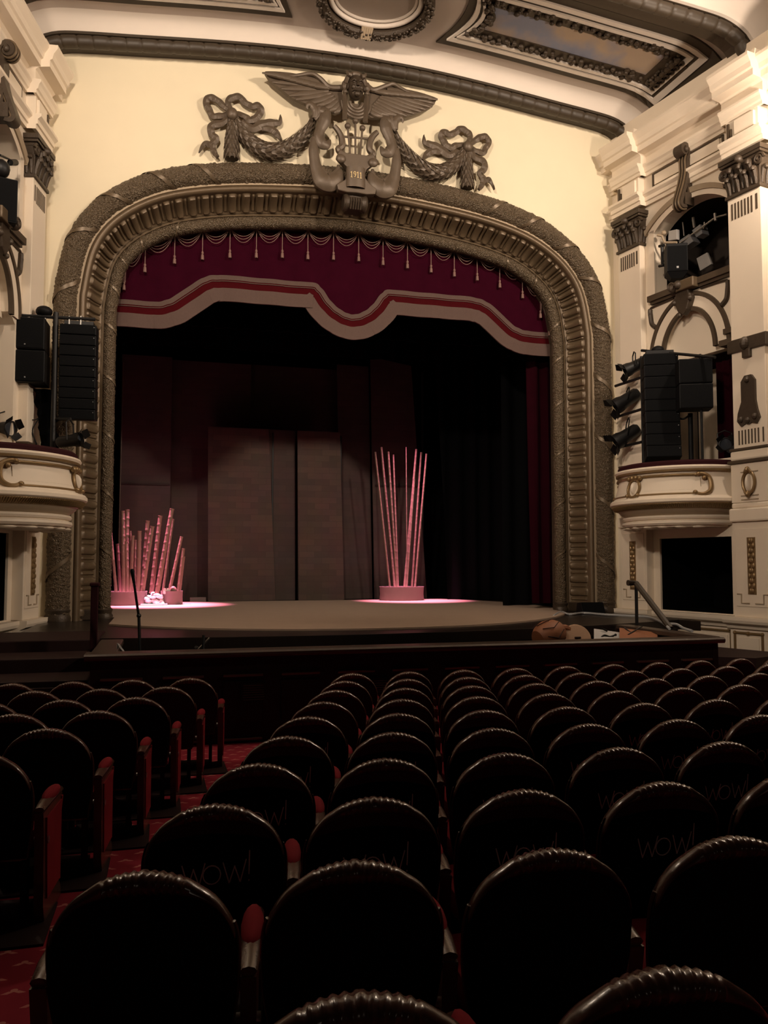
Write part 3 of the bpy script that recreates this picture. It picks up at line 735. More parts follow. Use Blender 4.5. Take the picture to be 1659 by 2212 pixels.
# ================================================================ side walls
def side_wall(side):
    Wf=WR if side>0 else WL; nm='right' if side>0 else 'left'
    S0,S1=-.35,6.5
    f=lambda s,z,d: Wf(s,-d,z)
    def segarc(s0,s1,zs,zt,n=14):
        h=zt-zs; w=(s1-s0)/2; R=(w*w+h*h)/(2*h); c=(s0+s1)/2; t0=math.asin(w/R)
        return [(c+R*math.sin(t),zt-R+R*math.cos(t)) for t in [t0-2*t0*k/n for k in range(n+1)]]
    win=[(1.25,6.55),(3.12,6.55)]+segarc(1.25,3.12,7.86,8.22)
    nic=[(1.18,3.0),(3.12,3.0),(3.12,5.05)]+[(2.08+.66*math.cos(t),5.2+.86*math.sin(t)) for t in [PI*k/16 for k in range(17)]]+[(1.18,5.05)]
    low=[(1.2,.11),(2.97,.11),(2.97,1.54),(1.2,1.54)]
    b=MB().prism([(S0,-1.6),(S1,-1.6),(S1,10.6),(S0,10.6)],f,0.,.3,holes=[win,nic,low])
    struct(b,'wall_%s'%nm,'ivory')
    # rooms behind the openings
    def room(s0,s1,z0,z1,d,m,name,n0=-.3):
        P=[[Wf(s0,n0,z0),Wf(s1,n0,z0),Wf(s1,n0,z1),Wf(s0,n0,z1)],[Wf(s0,-d,z0),Wf(s1,-d,z0),Wf(s1,-d,z1),Wf(s0,-d,z1)]]
        mb=MB().grid(P,closev=True); o=len(mb.v); mb.v+=P[1]; mb.f.append((o,o+1,o+2,o+3)); struct(mb,name,m)
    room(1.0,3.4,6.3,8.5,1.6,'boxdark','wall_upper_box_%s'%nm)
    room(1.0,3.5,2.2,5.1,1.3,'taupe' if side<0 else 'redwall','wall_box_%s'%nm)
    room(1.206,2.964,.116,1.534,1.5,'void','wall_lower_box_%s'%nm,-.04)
    # tympanum panel in the niche arch
    b=MB().prism([(2.08+.72*math.cos(t),5.1+.96*math.sin(t)) for t in [PI*k/16 for k in range(17)]],f,.14,.34); struct(b,'trim_tympanum_%s'%nm,'ivory')
    # cream jamb wall inside the box, stage half
    b=MB().hexa(Wf,(1.16,-1.28,2.2),(2.55,-1.22,5.08)); b.hexa(Wf,(1.0,-1.28,2.2),(1.08,-.31,5.08)); struct(b,'trim_box_back_%s'%nm,'ivory')
    # ---- cornice with breaks over the pilasters
    def run(prof,name,m,breaks=((.20,1.06,.15),(3.18,4.08,.20)),s0=-.12,s1=6.4):
        mb=MB(); cuts=[]
        st=[(s0,0)]
        for a,e,n in breaks: st+= [(a-.001,0),(a,n),(e,n),(e+.001,0)]
        st+=[(s1,0)]
        P=[[Wf(s,n+pn,pz) for pn,pz in prof] for s,n in st]
        mb.grid(P,closev=True); n_=len(prof); o=len(mb.v)
        mb.f.append(tuple(range(0,n_))); mb.f.append(tuple(range((len(st)-1)*n_,len(st)*n_)))
        return struct(mb,name,m)
    run([(0,9.16),(.05,9.16),(.05,9.22),(.08,9.24),(.10,9.32),(.13,9.36),(.13,9.40),(.03,9.41),(.03,9.58),(.08,9.62),(.27,9.63),(.27,9.75),(.31,9.77),(.33,9.86),(.40,9.96),(.40,10.02),(.22,10.03),(.20,10.13),(0,10.13)],'trim_cornice_%s'%nm,'ivory')
    run([(0,8.52),(.06,8.52),(.06,8.60),(.09,8.61),(.09,8.69),(.15,8.74),(.15,8.79),(0,8.79)],'trim_architrave_%s'%nm,'ivory')
    # frieze panel with brown shadow line frame
    b=MB()
    for (a,e) in(((1.22,8.83),(1.26,9.14)),((3.0,8.83),(3.04,9.14)),((1.22,9.11),(3.04,9.14)),((1.22,8.83),(3.04,8.855))):
        b.hexa(Wf,(a[0],-.01,a[1]),(e[0],.03,e[1]))
    struct(b,'trim_frieze_%s'%nm,'brown')
    b=MB().hexa(Wf,(1.30,-.01,8.88),(2.96,.05,9.09)); struct(b,'trim_frieze_panel_%s'%nm,'ivory')
    # ---- base mouldings
    run([(0,-.12),(.05,-.12),(.07,-.06),(.16,-.02),(.18,.03),(.18,.09),(0,.09)],'trim_dado_%s'%nm,'ivory',breaks=((.1,1.12,.12),(3.0,4.15,.16)))
    run([(0,-1.4),(.12,-1.4),(.12,-.92),(.06,-.86),(.06,-.80),(0,-.78)],'trim_plinth_%s'%nm,'ivory',breaks=((.1,1.12,.06),(3.0,4.15,.08)))
    # ---- pilasters
    def pilaster(s0,s1,n,label,zbase):
        c=Wf((s0+s1)/2,0,zbase); p=thing('pilaster',label,'pilaster',tuple(c),'pilasters on the side walls')
        sh=MB().hexa(Wf,(s0,-.02,2.75),(s1,n,7.72)); sh.build('shaft','ivory',p,bevel=.008)
        w=s1-s0
        MB().hexa(Wf,(s0-.06,-.02,zbase),(s1+.06,n+.03,1.78)).build('pedestal','ivory',p,bevel=.012)
        MB().hexa(Wf,(s0-.07,-.02,1.78),(s1+.07,n+.10,2.02)).hexa(Wf,(s0-.05,-.02,2.02),(s1+.05,n+.05,2.12)).build('pedestal_cap','ivory',p,bevel=.03)
        MB().hexa(Wf,(s0-.05,-.02,2.12),(s1+.05,n+.04,2.82)).build('die','ivory',p,bevel=.012)
        b=MB().hexa(Wf,(s0-.09,-.02,2.82),(s1+.09,n+.09,2.88)).hexa(Wf,(s0-.06,-.02,3.05),(s1+.06,n+.06,3.10)); b.build('base_line','brown',p,bevel=.015)
        MB().hexa(Wf,(s0-.05,-.02,2.88),(s1+.05,n+.05,3.05)).build('base_torus','ivory',p,bevel=.03)
        MB().hexa(Wf,(s0,-.02,8.78),(s1,n+.0,9.18)).build('dosseret','ivory',p,bevel=.008)
        MB().hexa(Wf,(s0+w*.30,n-.01,8.84),(s1-.06,n+.045,9.12)).build('dosseret_panel','ivory',p,bevel=.012)
        MB().hexa(Wf,(s0+.04,n-.01,8.82),(s0+.09,n+.03,9.12)).hexa(Wf,(s0+.11,n-.01,8.82),(s0+.14,n+.03,9.0)).build('triglyph_strip','brown',p)
        # flutes under the capital
        b=MB(); k=7
        for i in range(k):
            x=s0+w*(.14+.60*i/(k-1)); b.hexa(Wf,(x-.016,n-.01,7.30),(x+.016,n+.006,7.60))
        b.hexa(Wf,(s1-.10,n-.01,7.32),(s1-.06,n+.006,7.60)); b.hexa(Wf,(s0-.004,.05,7.30),(s0+.02,n-.05,7.60))
        b.build('flutes','brown',p)
        # corinthian capital
        b=MB(); cs=(s0+s1)/2
        b.hexa(Wf,(s0-.03,-.02,7.70),(s1+.03,n+.04,7.76))
        P=[]
        for t in range(7):
            f_=t/6; e=.01+.07*f_**2; P.append([Wf(s0-e*.6,-.02,7.76+.52*f_),Wf(s1+e*.6,-.02,7.76+.52*f_),Wf(s1+e*.6,n+e*.6,7.76+.52*f_),Wf(s0-e*.6,n+e*.6,7.76+.52*f_)])
        b.grid(P,closev=True)
        b.hexa(Wf,(s0-.09,-.02,8.30),(s1+.09,n+.09,8.35)); b.hexa(Wf,(s0-.11,-.02,8.35),(s1+.11,n+.11,8.44)); b.hexa(Wf,(s0-.05,-.02,8.24),(s1+.05,n+.05,8.30))
        b.build('capital','darkbronze',p,bevel=.01)
        b=MB()
        def leaf(s,n0,z0,h,ds,dn,wd):
            pts=[Wf(s,n0,z0),Wf(s+ds*.2,n0+dn*.25,z0+h*.5),Wf(s+ds*.55,n0+dn*.7,z0+h*.95),Wf(s+ds,n0+dn,z0+h*.98),Wf(s+ds*1.15,n0+dn*1.15,z0+h*.80)]
            sp=smooth_path(pts,4); m=len(sp); b.tube(sp,[wd*(.55+.45*math.sin(PI*i/(m-1)*.9)) for i in range(m-1)]+[wd*.3],7)
        for i in range(4): leaf(s0+w*(.1+.266*i),n,7.77,.27,0,.085,.055)
        for i in range(3): leaf(s0+w*(.22+.28*i),n,7.80,.40,0,.11,.05)
        for q in(.25,.75): leaf(s0,n*q,7.77,.28,-.085,0,.05); leaf(s1,n*q,7.77,.28,.085,0,.05)
        b.build('acanthus_leaves','darkbronze',p,smooth=True)
        for (s_,n_) in((s0-.03,n+.05),(s1+.03,n+.05),(s0-.05,.06)):
            b=MB(); c0=Wf(s_,n_,8.17)
            u=(Wf(1,0,0)-Wf(0,0,0)); v=Vector((0,0,1)); 
            if n_<.1: u=(Wf(0,1,0)-Wf(0,0,0))
            b.tube([c0+u*(r*math.cos(t))+v*(r*math.sin(t)) for t,r in [(q*.42,.105*(1-q/34)) for q in range(28)]],.028,6)
            b.build('volute','darkbronze',p,smooth=True)
        MB().ball(Wf(cs,n+.09,8.32),(.09,.07,.08),10,7).build('fleuron','darkbronze',p,smooth=True)
        # pedestal gold leaf panel in a slot
        cs2=(s0+s1)/2
        MB().hexa(Wf,(s0+.0,n+.02,.28),(s1-.0,n+.045,1.66)).build('pedestal_panel','ivory',p,bevel=.01)
        b=MB().hexa(Wf,(cs2-.085,n+.04,.50),(cs2+.085,n+.055,1.50)); 
        for i in range(11):
            z=.56+.088*i
            for e in(-1,1): b.ball(Wf(cs2+e*(.02+.025*(i%2)),n+.055,z),(.032,.03,.055),7,5)
        b.build('gold_leaf_strip','gold',p,smooth=True)
        b=MB()
        for e in(-1,1):
            b.tube([Wf(cs2+e*(w/2-.03),n+.05,.50),Wf(cs2+e*(w/2-.12),n+.05,.50),Wf(cs2+e*(w/2-.12),n+.05,.34),Wf(cs2+e*.06,n+.05,.34)],.014,6)
        b.build('panel_bead','taupe',p)
        return p
    if side>0:
        pilaster(.33,.96,.16,'cream pilaster with bronze capital next to the arch, right of stage',.09)
        p=pilaster(3.28,3.98,.24,'tall cream pilaster with bronze band at the right edge of view',.09)
        n=.24
        b=MB().hexa(Wf,(3.22,.02,4.84),(4.05,n+.05,5.08)); b.ball(Wf(3.62,n+.06,4.96),(.10,.08,.12),12,8); b.hexa(Wf,(3.55,n,4.70),(3.72,n+.07,4.86)); b.build('bronze_band','darkbronze',p,bevel=.015)
        b=MB(); b.prism([(3.42,3.72),(3.40,3.58),(3.48,3.48),(3.58,3.53),(3.63,3.50),(3.70,3.53),(3.80,3.50),(3.87,3.60),(3.82,3.76),(3.79,3.92),(3.79,4.28),(3.72,4.38),(3.58,4.38),(3.50,4.28),(3.50,3.92)],lambda s,z,d:Wf(s,d,z),n-.01,n+.05)
        for s_,z_ in((3.49,3.60),(3.78,3.62),(3.63,3.57),(3.64,4.30)): b.ball(Wf(s_,n+.05,z_),(.06,.05,.06),10,6)
        b.build('hanging_ornament','darkbronze',p,smooth=False)
        b=MB()
        for i in range(8):
            x=3.40+.068*i+(.03 if i==7 else 0); b.hexa(Wf,(x-.014,n-.01,3.16),(x+.014,n+.006,3.42))
        b.build('lower_flutes','brown',p)
    else:
        pilaster(.33,.96,.16,'cream pilaster with bronze capital next to the arch, left of stage',.09)
    # gold ring ornament on the die of the outer pilaster
    if side>0:
        r=thing('ring_ornament','gold twisted oval ring on the cream pedestal beside balcony','ornament',tuple(Wf(3.63,.28,2.48)))
        b=MB(); b.tube([Wf(3.63+.125*math.cos(t),.31,2.47+.19*math.sin(t)) for t in [2*PI*k/28 for k in range(28)]],.028,8,closed=True); b.build('oval_ring','gold',r,smooth=True)
        b=MB()
        for z,q in((2.69,1),(2.26,-1)):
            b.ball(Wf(3.63,.34,z),(.05,.04,.06),10,7); b.tube([Wf(3.56,.33,z-.05*q),Wf(3.60,.35,z),Wf(3.66,.35,z+.01*q),Wf(3.70,.33,z-.05*q)],.025,7)
        b.build('twist_knot','gold',r,smooth=True)
        b=MB()
        for z in(2.66,2.24,2.17): b.tube([Wf(3.45,.29,z),Wf(3.81,.29,z)],.010,6)
        b.build('rule_lines','taupe',r)
        MB().ball(Wf(3.63,.285,2.47),(.10,.03,.16),14,8).build('cabochon','ivory',r,smooth=True)
    # ---- window surround, sill, archivolts
    wc=Wf(2.18,0,6.5)
    b=MB()
    P=[]
    for s,z in segarc(1.02,3.30,7.98,8.42,20): P.append([Wf(s,-.01,z-.10),Wf(s,.07,z-.10),Wf(s,.10,z),Wf(s,-.01,z)])
    b.grid(P,closev=True); struct(b,'trim_window_hood_%s'%nm,'taupe')
    b=MB()
    oa=segarc(1.10,3.22,7.93,8.32,20); ia=segarc(1.25,3.12,7.86,8.22,20)
    b.grid([[Wf(s,-.01,z),Wf(s,.045,z),Wf(s2,.045,z2),Wf(s2,-.01,z2)] for (s,z),(s2,z2) in zip(oa,ia)],closev=True)
    b.hexa(Wf,(1.10,-.01,6.5),(1.25,.045,7.93)); struct(b,'trim_window_frame_%s'%nm,'ivory')
    b=MB().hexa(Wf,(1.10,-.02,6.44),(3.18,.12,6.56)).hexa(Wf,(1.14,-.02,6.38),(3.16,.07,6.44)); struct(b,'trim_window_sill_%s'%nm,'brown')
    # scroll bracket keystone
    k=thing('scroll_bracket','bronze S-scroll keystone over the upper box opening on the %s wall'%nm,'bracket',tuple(Wf(2.15,0,8.9)),'scroll keystones of the upper boxes')
    b=MB(); pts=[(.06,9.02),(.16,9.10),(.22,9.22),(.16,9.34),(.03,9.32)]
    cen=[(.17+.13*(1-q/26)*math.cos(t),9.17+.15*(1-q/26)*math.sin(t)) for q,t in [(q,1.2*PI-.0+(-q*.36)) for q in range(22)]]
    prof=list(reversed(cen))+[(.10,8.98),(.10,8.75),(.16,8.5),(.24,8.28),(.30,8.10),(.26,8.02),(.16,8.04)]
    sp=smooth_path([Wf(2.15,n_,z_) for n_,z_ in prof],4)
    P=[]
    uu=(Wf(1,0,0)-Wf(0,0,0)).normalized(); m=len(sp)
    for i,p_ in enumerate(sp):
        t=(sp[min(i+1,m-1)]-sp[max(i-1,0)]).normalized(); nn=uu.cross(t)
        hw=.11; th=.035
        P.append([p_-uu*hw-nn*th,p_-uu*hw*.4-nn*(th+.02),p_+uu*hw*.4-nn*(th+.02),p_+uu*hw-nn*th,p_+uu*hw+nn*th,p_-uu*hw+nn*th])
    b.grid(P,closev=True)
    b.hexa(Wf,(2.03,-.02,8.06),(2.27,.22,8.30)); b.hexa(Wf,(2.05,-.02,8.28),(2.25,.13,9.05))
    b.build('scroll_body','darkbronze',k,smooth=True)
    for e in(-.07,0,.07): MB().tube([p_+uu*e-uu.cross((sp[min(i+1,m-1)]-sp[max(i-1,0)]).normalized())*.055 for i,p_ in enumerate(sp)],.018,6).build('scroll_rib','bronze',k,smooth=True)
    b=MB()
    for e in(-1,1):
        c0=Wf(2.15+e*.13,.17,9.17); b.ball(c0,(.05,.05,.06),10,7)
    b.build('scroll_eye','darkbronze',k,smooth=True)
    # niche archivolts
    for i,(ra,rz,w_,m_) in enumerate(((1.02,1.22,.075,'brown'),(.94,1.13,.20,'ivory'),(.70,.92,.075,'brown'))):
        b=MB(); P=[]
        for t in [PI*k_/36 for k_ in range(37)]:
            P.append([Wf(2.08+q_*math.cos(t)*ra_,d_,5.15+math.sin(t)*rz_*q_) for q_,d_,ra_,rz_ in((1,-.01,ra,rz),(1,.06 if m_=='brown' else .035,ra,rz),(1,.06 if m_=='brown' else .035,ra-w_,rz-w_),(1,-.01,ra-w_,rz-w_))])
        b.grid(P,closev=True); struct(b,'trim_archivolt_%s_%d'%(nm,i+1),m_)
    # impost shelves either side
    b=MB().hexa(Wf,(2.98,-.02,5.30),(3.28,.10,5.40)).hexa(Wf,(2.98,-.02,5.05),(3.28,.22,5.16)); struct(b,'trim_impost_%s'%nm,'brown')
    # cartouche keystone
    k=thing('cartouche_keystone','bronze shield and bracket crowning the arched niche on the %s wall'%nm,'keystone',tuple(Wf(2.08,.1,6.3)),'niche keystones')
    MB().prism([(1.92,6.40),(1.86,6.22),(1.95,6.0),(2.08,5.9),(2.20,6.0),(2.29,6.22),(2.23,6.40)],lambda s,z,d:Wf(s,d,z),.02,.17).build('shield','darkbronze',k,bevel=.03)
    b=MB().hexa(Wf,(1.90,-.01,6.38),(2.42,.24,6.58)); b.build('block','bronze',k,bevel=.02)
    for s_,z_,r_ in((1.93,6.46,.10),(2.06,6.50,.09),(1.88,6.2,.06),(2.27,6.2,.06),(2.0,5.92,.05)): MB().ball(Wf(s_,.24 if z_>6.4 else .15,z_),(r_,r_*.8,r_),10,7).build('scroll_bud','darkbronze',k,smooth=True)
    b=MB(); b.tube([Wf(1.93+.09*math.cos(t)*(1-t/14),.30,6.48+.09*math.sin(t)*(1-t/14)) for t in [q*.5 for q in range(20)]],.022,6)
    b.build('scroll_leaf','darkbronze',k,smooth=True)
    # spandrel scroll mouldings
    for e in(-1,1):
        b=MB(); sp=[(2.42,6.36),(2.95,6.34),(3.06,6.30),(3.05,6.12),(3.02,5.98),(2.93,5.90)]
        if e<0: sp=[(4.16-s,z) for s,z in sp]
        q=smooth_path([Wf(s,.03,z) for s,z in sp],5); m=len(q); b.tube(q,[.02+.028*(i/m>.35) for i in range(m)],7)
        b.ball(q[m//2],(.05,.045,.06),8,6); b.ball(q[-1],(.05,.045,.05),8,6)
        tag(b.build('spandrel_moulding','darkbronze',org=tuple(Wf(2.08+e*.7,0,6.2))),'brown bone-like moulding %s of the niche keystone on the %s wall'%('audience side' if e>0 else 'stage side',nm),'moulding','spandrel mouldings')
    # dado panels with gold frames
    for j,(s0,s1) in enumerate(((.35,.85),(1.25,2.92),(3.14,3.72),(4.3,5.8))):
        n=.125 if j in(0,) else (.165 if j==2 else .01)
        if j==0 : n=.13
        pnl=thing('dado_panel','gold framed cream panel low on the %s wall, %s'%(nm,('under the arch side pilaster','under the lower box','under the outer pilaster','past the outer pilaster')[j]),'wall panel',tuple(Wf((s0+s1)/2,n,-.42)),'framed panels on the dado')
        MB().hexa(Wf,(s0-.1,-.02,-.86),(s1+.1,n,-.10)).build('field','ivory',pnl)
        b=MB(); loop=[Wf(s0,n+.01,-.20),Wf(s1,n+.01,-.20),Wf(s1,n+.01,-.66),Wf(s0,n+.01,-.66)]
        for q in range(4): b.tube([loop[q],loop[(q+1)%4]],.024,8); b.ball(loop[q],.036,8,6)
        for s_,z_ in(((s0+s1)/2,-.20),((s0+s1)/2,-.66)): b.ball(Wf(s_,n+.02,z_),(.05,.04,.035),8,6)
        b.build('gold_frame','gold',pnl,smooth=True)
        MB().hexa(Wf,(s0+.07,n-.01,-.60),(s1-.07,n+.02,-.27)).build('raised_field','ivory',pnl,bevel=.008)
    # ---- balcony
    bal=thing('box_balcony','cream bow-fronted box balcony with gold scrolls %s of the stage'%nm,'balcony',tuple(Wf(1.55,.4,2.4)),'box balconies beside the stage')
    DZ=0. if side>0 else -.13
    def bowline(off=0.,n=56):
        return [(1.85-(1.25+off)*math.cos(PI*i/n),(1.27+off)*math.sin(PI*i/n)-.02) for i in range(n+1)]
    def bowstrip(prof,name,m,smooth=True,parent=bal):
        lines=[bowline(o) for o,_ in prof]; n=len(lines[0])
        P=[[Wf(lines[j][i][0],lines[j][i][1],prof[j][1]+DZ) for j in range(len(prof))] for i in range(n)]
        return MB().grid(P).build(name,m,parent,smooth=smooth)
    bowstrip([(-.10,2.84),(-.02,2.85),(.03,2.84),(.05,2.81),(.03,2.775),(.0,2.765),(-.03,2.735),(-.03,2.66),(-.01,2.56),(.02,2.45),(.05,2.34),(.075,2.28),(.12,2.26),(.15,2.225),(.15,2.175),(.13,2.155),(.11,2.15)],'parapet','ivory')
    bowstrip([(.025,2.775),(.035,2.765),(.03,2.735),(-.03,2.725)],'rail_bead','gold')
    ln=resample([Vector((a_,b_,0)) for a_,b_ in bowline(.115)],.036); ln2=resample([Vector((a_,b_,0)) for a_,b_ in bowline(.0)],.036*.925)
    mm=min(len(ln),len(ln2)); b=MB()
    b.grid([[Wf(ln[i].x,ln[i].y,2.155+DZ),Wf(ln[i].x,ln[i].y,2.13+DZ),Wf(ln2[i].x,ln2[i].y,2.05+DZ)] for i in range(mm)])
    for i in range(0,mm):
        a_=Wf(ln[i].x,ln[i].y+.006,2.138+DZ); e=Wf(ln2[i].x,ln2[i].y+.012,2.06+DZ); b.tube([a_,(a_+e)*.5+Vector((0,0,-.012)),e],[.013,.015,.008],6)
    b.build('egg_moulding','gold',bal,smooth=True)
    bowstrip([(.0,2.06),(-.02,2.03),(-.06,1.99),(-.13,1.95),(-.15,1.935)],'cove','taupe')
    bowstrip([(-.15,1.94),(-.10,1.93),(-.08,1.90),(-.10,1.865),(-.13,1.855),(-.13,1.84),(-.08,1.83),(-.07,1.79),(-.10,1.755),(-.14,1.75),(-.20,1.74)],'lower_moulding','ivory')
    l=[p for p in bowline(-.16) if p[1]>0]
    MB().prism(l,lambda s,n,d:Wf(s,n,d+DZ),1.72,1.76).build('soffit','ivory',bal)
    l2=[p for p in bowline(-.10) if p[1]>0]
    MB().prism(l2,lambda s,n,d:Wf(s,n,d+DZ),2.08,2.13).build('floor_slab','taupe',bal)
    MB().prism([p for p in bowline(-.10) if p[1]>0],lambda s,n,d:Wf(s,n,d+DZ),2.14,2.84,holes=[[p for p in bowline(-.16) if p[1]>.05]]).build('parapet_back','taupe',bal)
    for i in range(9):
        q=l[4+i*5] if 4+i*5<len(l) else l[-1]
        MB().ball(Wf(q[0],q[1]-.05,1.715+DZ),(.13,.08,.03),10,6).build('soffit_scallop','ivory',bal,smooth=True)
    bowstrip([(-.16,2.80),(-.16,2.90),(-.12,2.945),(-.05,2.945),(-.01,2.91),(-.01,2.845)],'velvet_rail','darkred')
    def onb(q,z,out=.02):
        lnb=bowline(.075*max(0,min(1,(2.66-z)/.38))-.03+out); f=q*(len(lnb)-1); j=max(0,min(int(f),len(lnb)-2)); a_=lnb[j]; e=lnb[j+1]; t=f-j
        return Wf(a_[0]+(e[0]-a_[0])*t,a_[1]+(e[1]-a_[1])*t,z+DZ)
    for sg in(1,-1):
        Q=lambda q:.5+sg*(q-.5)
        b=MB()
        b.tube([onb(Q(.545+(.80-.545)*i/24),2.665,.02) for i in range(25)],.027,8); b.tube([onb(Q(.535+(.82-.535)*i/24),2.315,.015) for i in range(25)],.021,8)
        q1=.80
        pe=smooth_path([onb(Q(q1-.01),2.655,.03),onb(Q(q1+.018),2.68,.04),onb(Q(q1+.05),2.62,.04),onb(Q(q1+.058),2.48,.04),onb(Q(q1+.05),2.36,.04),onb(Q(q1+.02),2.30,.03),onb(Q(q1-.015),2.335,.03)],6); m=len(pe)
        b.tube(pe,[.026+.018*math.sin(PI*i/(m-1)) for i in range(m)],8)
        for q_,z_ in((q1+.005,2.675),(q1-.012,2.335),(q1+.03,2.60)): b.ball(onb(Q(q_),z_,.04),(.045,.045,.04),9,6)
        b.build('gold_scroll_frame','gold',bal,smooth=True)
        b=MB(); b.tube([onb(Q(.55+(.79-.55)*i/20),2.385,.008) for i in range(21)],.006,5); b.tube([onb(Q(.815),2.60-.16*i/8,.008) for i in range(9)],.006,5); b.build('inner_line','taupe',bal)
    b=MB(); qc=.5
    b.tube([onb(qc+.036*math.cos(t),2.46+.17*math.sin(t),.04) for t in [2*PI*k_/28 for k_ in range(28)]],.028,8,closed=True)
    for dq in(-.035,-.012,.012,.035): b.ball(onb(qc+dq,2.665-.5*abs(dq),.06),(.05,.05,.05),9,6)
    for dq in(-.03,.03): b.ball(onb(qc+dq,2.325,.05),(.05,.045,.035),9,6)
    b.build('gold_oval','gold',bal,smooth=True)
    MB().ball(onb(qc,2.46,.0),(.10,.05,.13),14,8).build('oval_boss','ivory',bal,smooth=True)
    return bal
side_wall(1); side_wall(-1)
# ================================================================ stage house
struct(MB().box((0,5.2,-.05),(14,9.6,.1)),'stage_floor','stage')
# apron with a bowed front
def apY(x): return -4.05+.055*(x+1.3)**2*.6
b=MB(); pts=[(-5.75,.36),(-5.75,-2.9)]+[(x/10,apY(x/10)) for x in range(-52,57,4)]+[(5.75,-2.9),(5.75,.36)]
struct(MB().prism(pts,lambda x,y,d:Vector((x,y,d)),-.18,0),'stage_apron','stage',bevel=.015)
struct(MB().prism([(x/10,apY(x/10)+.06) for x in range(-52,57,4)]+[(5.6,-2.0),(-5.2,-2.0)],lambda x,y,d:Vector((x,y,d)),-1.9,-.18),'stage_front','void')
struct(MB().box((0,9.3,4.5),(14,.1,9.2)),'stage_back_wall','void')
for sx,n in((-1,'left'),(1,'right')): struct(MB().box((sx*7,4.9,4.5),(.1,8.8,9.2)),'stage_wall_%s'%n,'void')
struct(MB().box((0,4.9,9.1),(14,8.8,.1)),'stage_ceiling','void')
# black border and legs
def drape(name,label,x0,x1,Y,z0,z1,m,amp=.06,k=14.,taper=0.,cat='drape',group=None):
    P=[]; n=max(8,int(abs(x1-x0)*22))
    for i in range(n+1):
        t=i/n; row=[]
        for j in range(7):
            v=j/6; x=x0+(x1-x0)*t; x=x+(taper*(1-t)*(v) if taper else 0)
            row.append(Vector((x,Y+amp*math.sin(x*k+.4*math.sin(x*5)),z0+(z1-z0)*v)))
        row+= [q+Vector((0,.025,0)) for q in reversed(row)]
        P.append(row)
    o=MB().grid(P,closev=True).build(name,m,smooth=True,org=((x0+x1)/2,Y,z0)); return tag(o,label,cat,group)
drape('border_drape','black border curtain hanging across the stage behind the red valance',-5.6,5.6,2.2,6.2,9.0,'drape',group=None)
drape('border_drape','black border curtain hanging just above the woven panels, deep in the stage',-6.0,6.0,6.2,6.75,9.0,'drape')
drape('side_drape','tall black masking drape on stage between bamboo planter and red curtain',4.05,6.8,6.0,.01,9.0,'drape',taper=-.45)
drape('side_drape','black masking drape on stage behind the arch, right of the black gap',4.25,6.5,2.6,.01,9.0,'drape')
drape('side_drape','narrow black masking drape at left edge of the stage beside the first woven panel',-6.6,-5.05,6.0,.01,9.0,'drape')
drape('red_curtain','dark red stage curtain hanging beside the right inner column',4.40,5.9,1.25,.14,8.8,'redwall',amp=.05,k=22,taper=-.16,cat='curtain')
# ================================================================ woven panels
def panel(lb,x0,x1,z1,Y,m='woven',xb0=None,xb1=None,seam=None,z0=.01,sl=0.):
    xb0=x0 if xb0 is None else xb0; xb1=x1 if xb1 is None else xb1
    p=thing('woven_panel',lb,'stage panel',((xb0+xb1)/2,Y,z0),'woven bamboo backdrop panels')
    MB().prism([(xb0,z0),(xb1,z0),(x1,z1),(x0,z1+sl)],lambda a,z,d:Vector((a,Y+d,z)),0,.05).build('weave',m,p)
    b=MB(); b.box(((xb0+xb1)/2,Y+.09,z0+.05),(abs(xb1-xb0)*.96,.06,.08))
    for x in(xb0+.1,xb1-.1): b.tube([(x,Y+.08,z0),(x,Y+.08,z1*.98)],.03,6)
    b.build('back_frame','metalblack',p)
    if seam: MB().box(((xb0+xb1)/2,Y-.015,seam),(abs(xb1-xb0)*.98,.04,.05)).build('seam_batten','pitwood',p)
    return p
panel('tall purple-lit woven panel at far left behind the bamboo canes',-4.82,-3.50,6.7,7.25,'woven2',seam=3.18)
panel('tall dark woven panel second from the left',-3.49,-1.3,6.75,7.75,'woven2')
panel('dark tall woven panel behind the centre of the stage',-1.29,1.45,6.8,7.95,'woven2')
panel('pale broad woven panel, left of the two lower front ones',-2.52,-.85,4.80,7.15,'woven',-2.46,-.62)
panel('narrow pale woven panel edging the low left front one',-.84,-.10,4.80,7.22,'woven2',-.61,-.06)
panel('pale woven panel with reddish stripes, right of the two lower front ones',-.06,1.16,4.77,7.0,'woven',.0,1.30)
panel('tall woven panel between the low front one and right planter',1.17,2.12,6.85,7.5,'woven2',1.31,2.25)
panel('leaning trapezoid woven panel behind the bamboo planter at right',2.13,3.38,6.9,7.3,'woven2',2.26,3.85,seam=3.3,sl=.2)
pl=thing('upright_pipe','thin pale vertical pipe rising left of the first woven panel','pipe',(-4.80,6.9,0)); MB().tube([(-4.80,6.9,0),(-4.78,6.9,6.4)],.022,8).build('pipe','darkbronze',pl)
MB().lathe((-4.80,6.9,0),[(.12,0),(.12,.02),(.03,.04)],12).build('foot','metalblack',pl)
MB()
blk=MB().box((-2.75,6.75,.07),(.42,.18,.13)); tag(blk.build('floor_block','planter',org=(-2.75,6.75,0),bevel=.01),'small grey block on the stage floor right of the left planters','block')
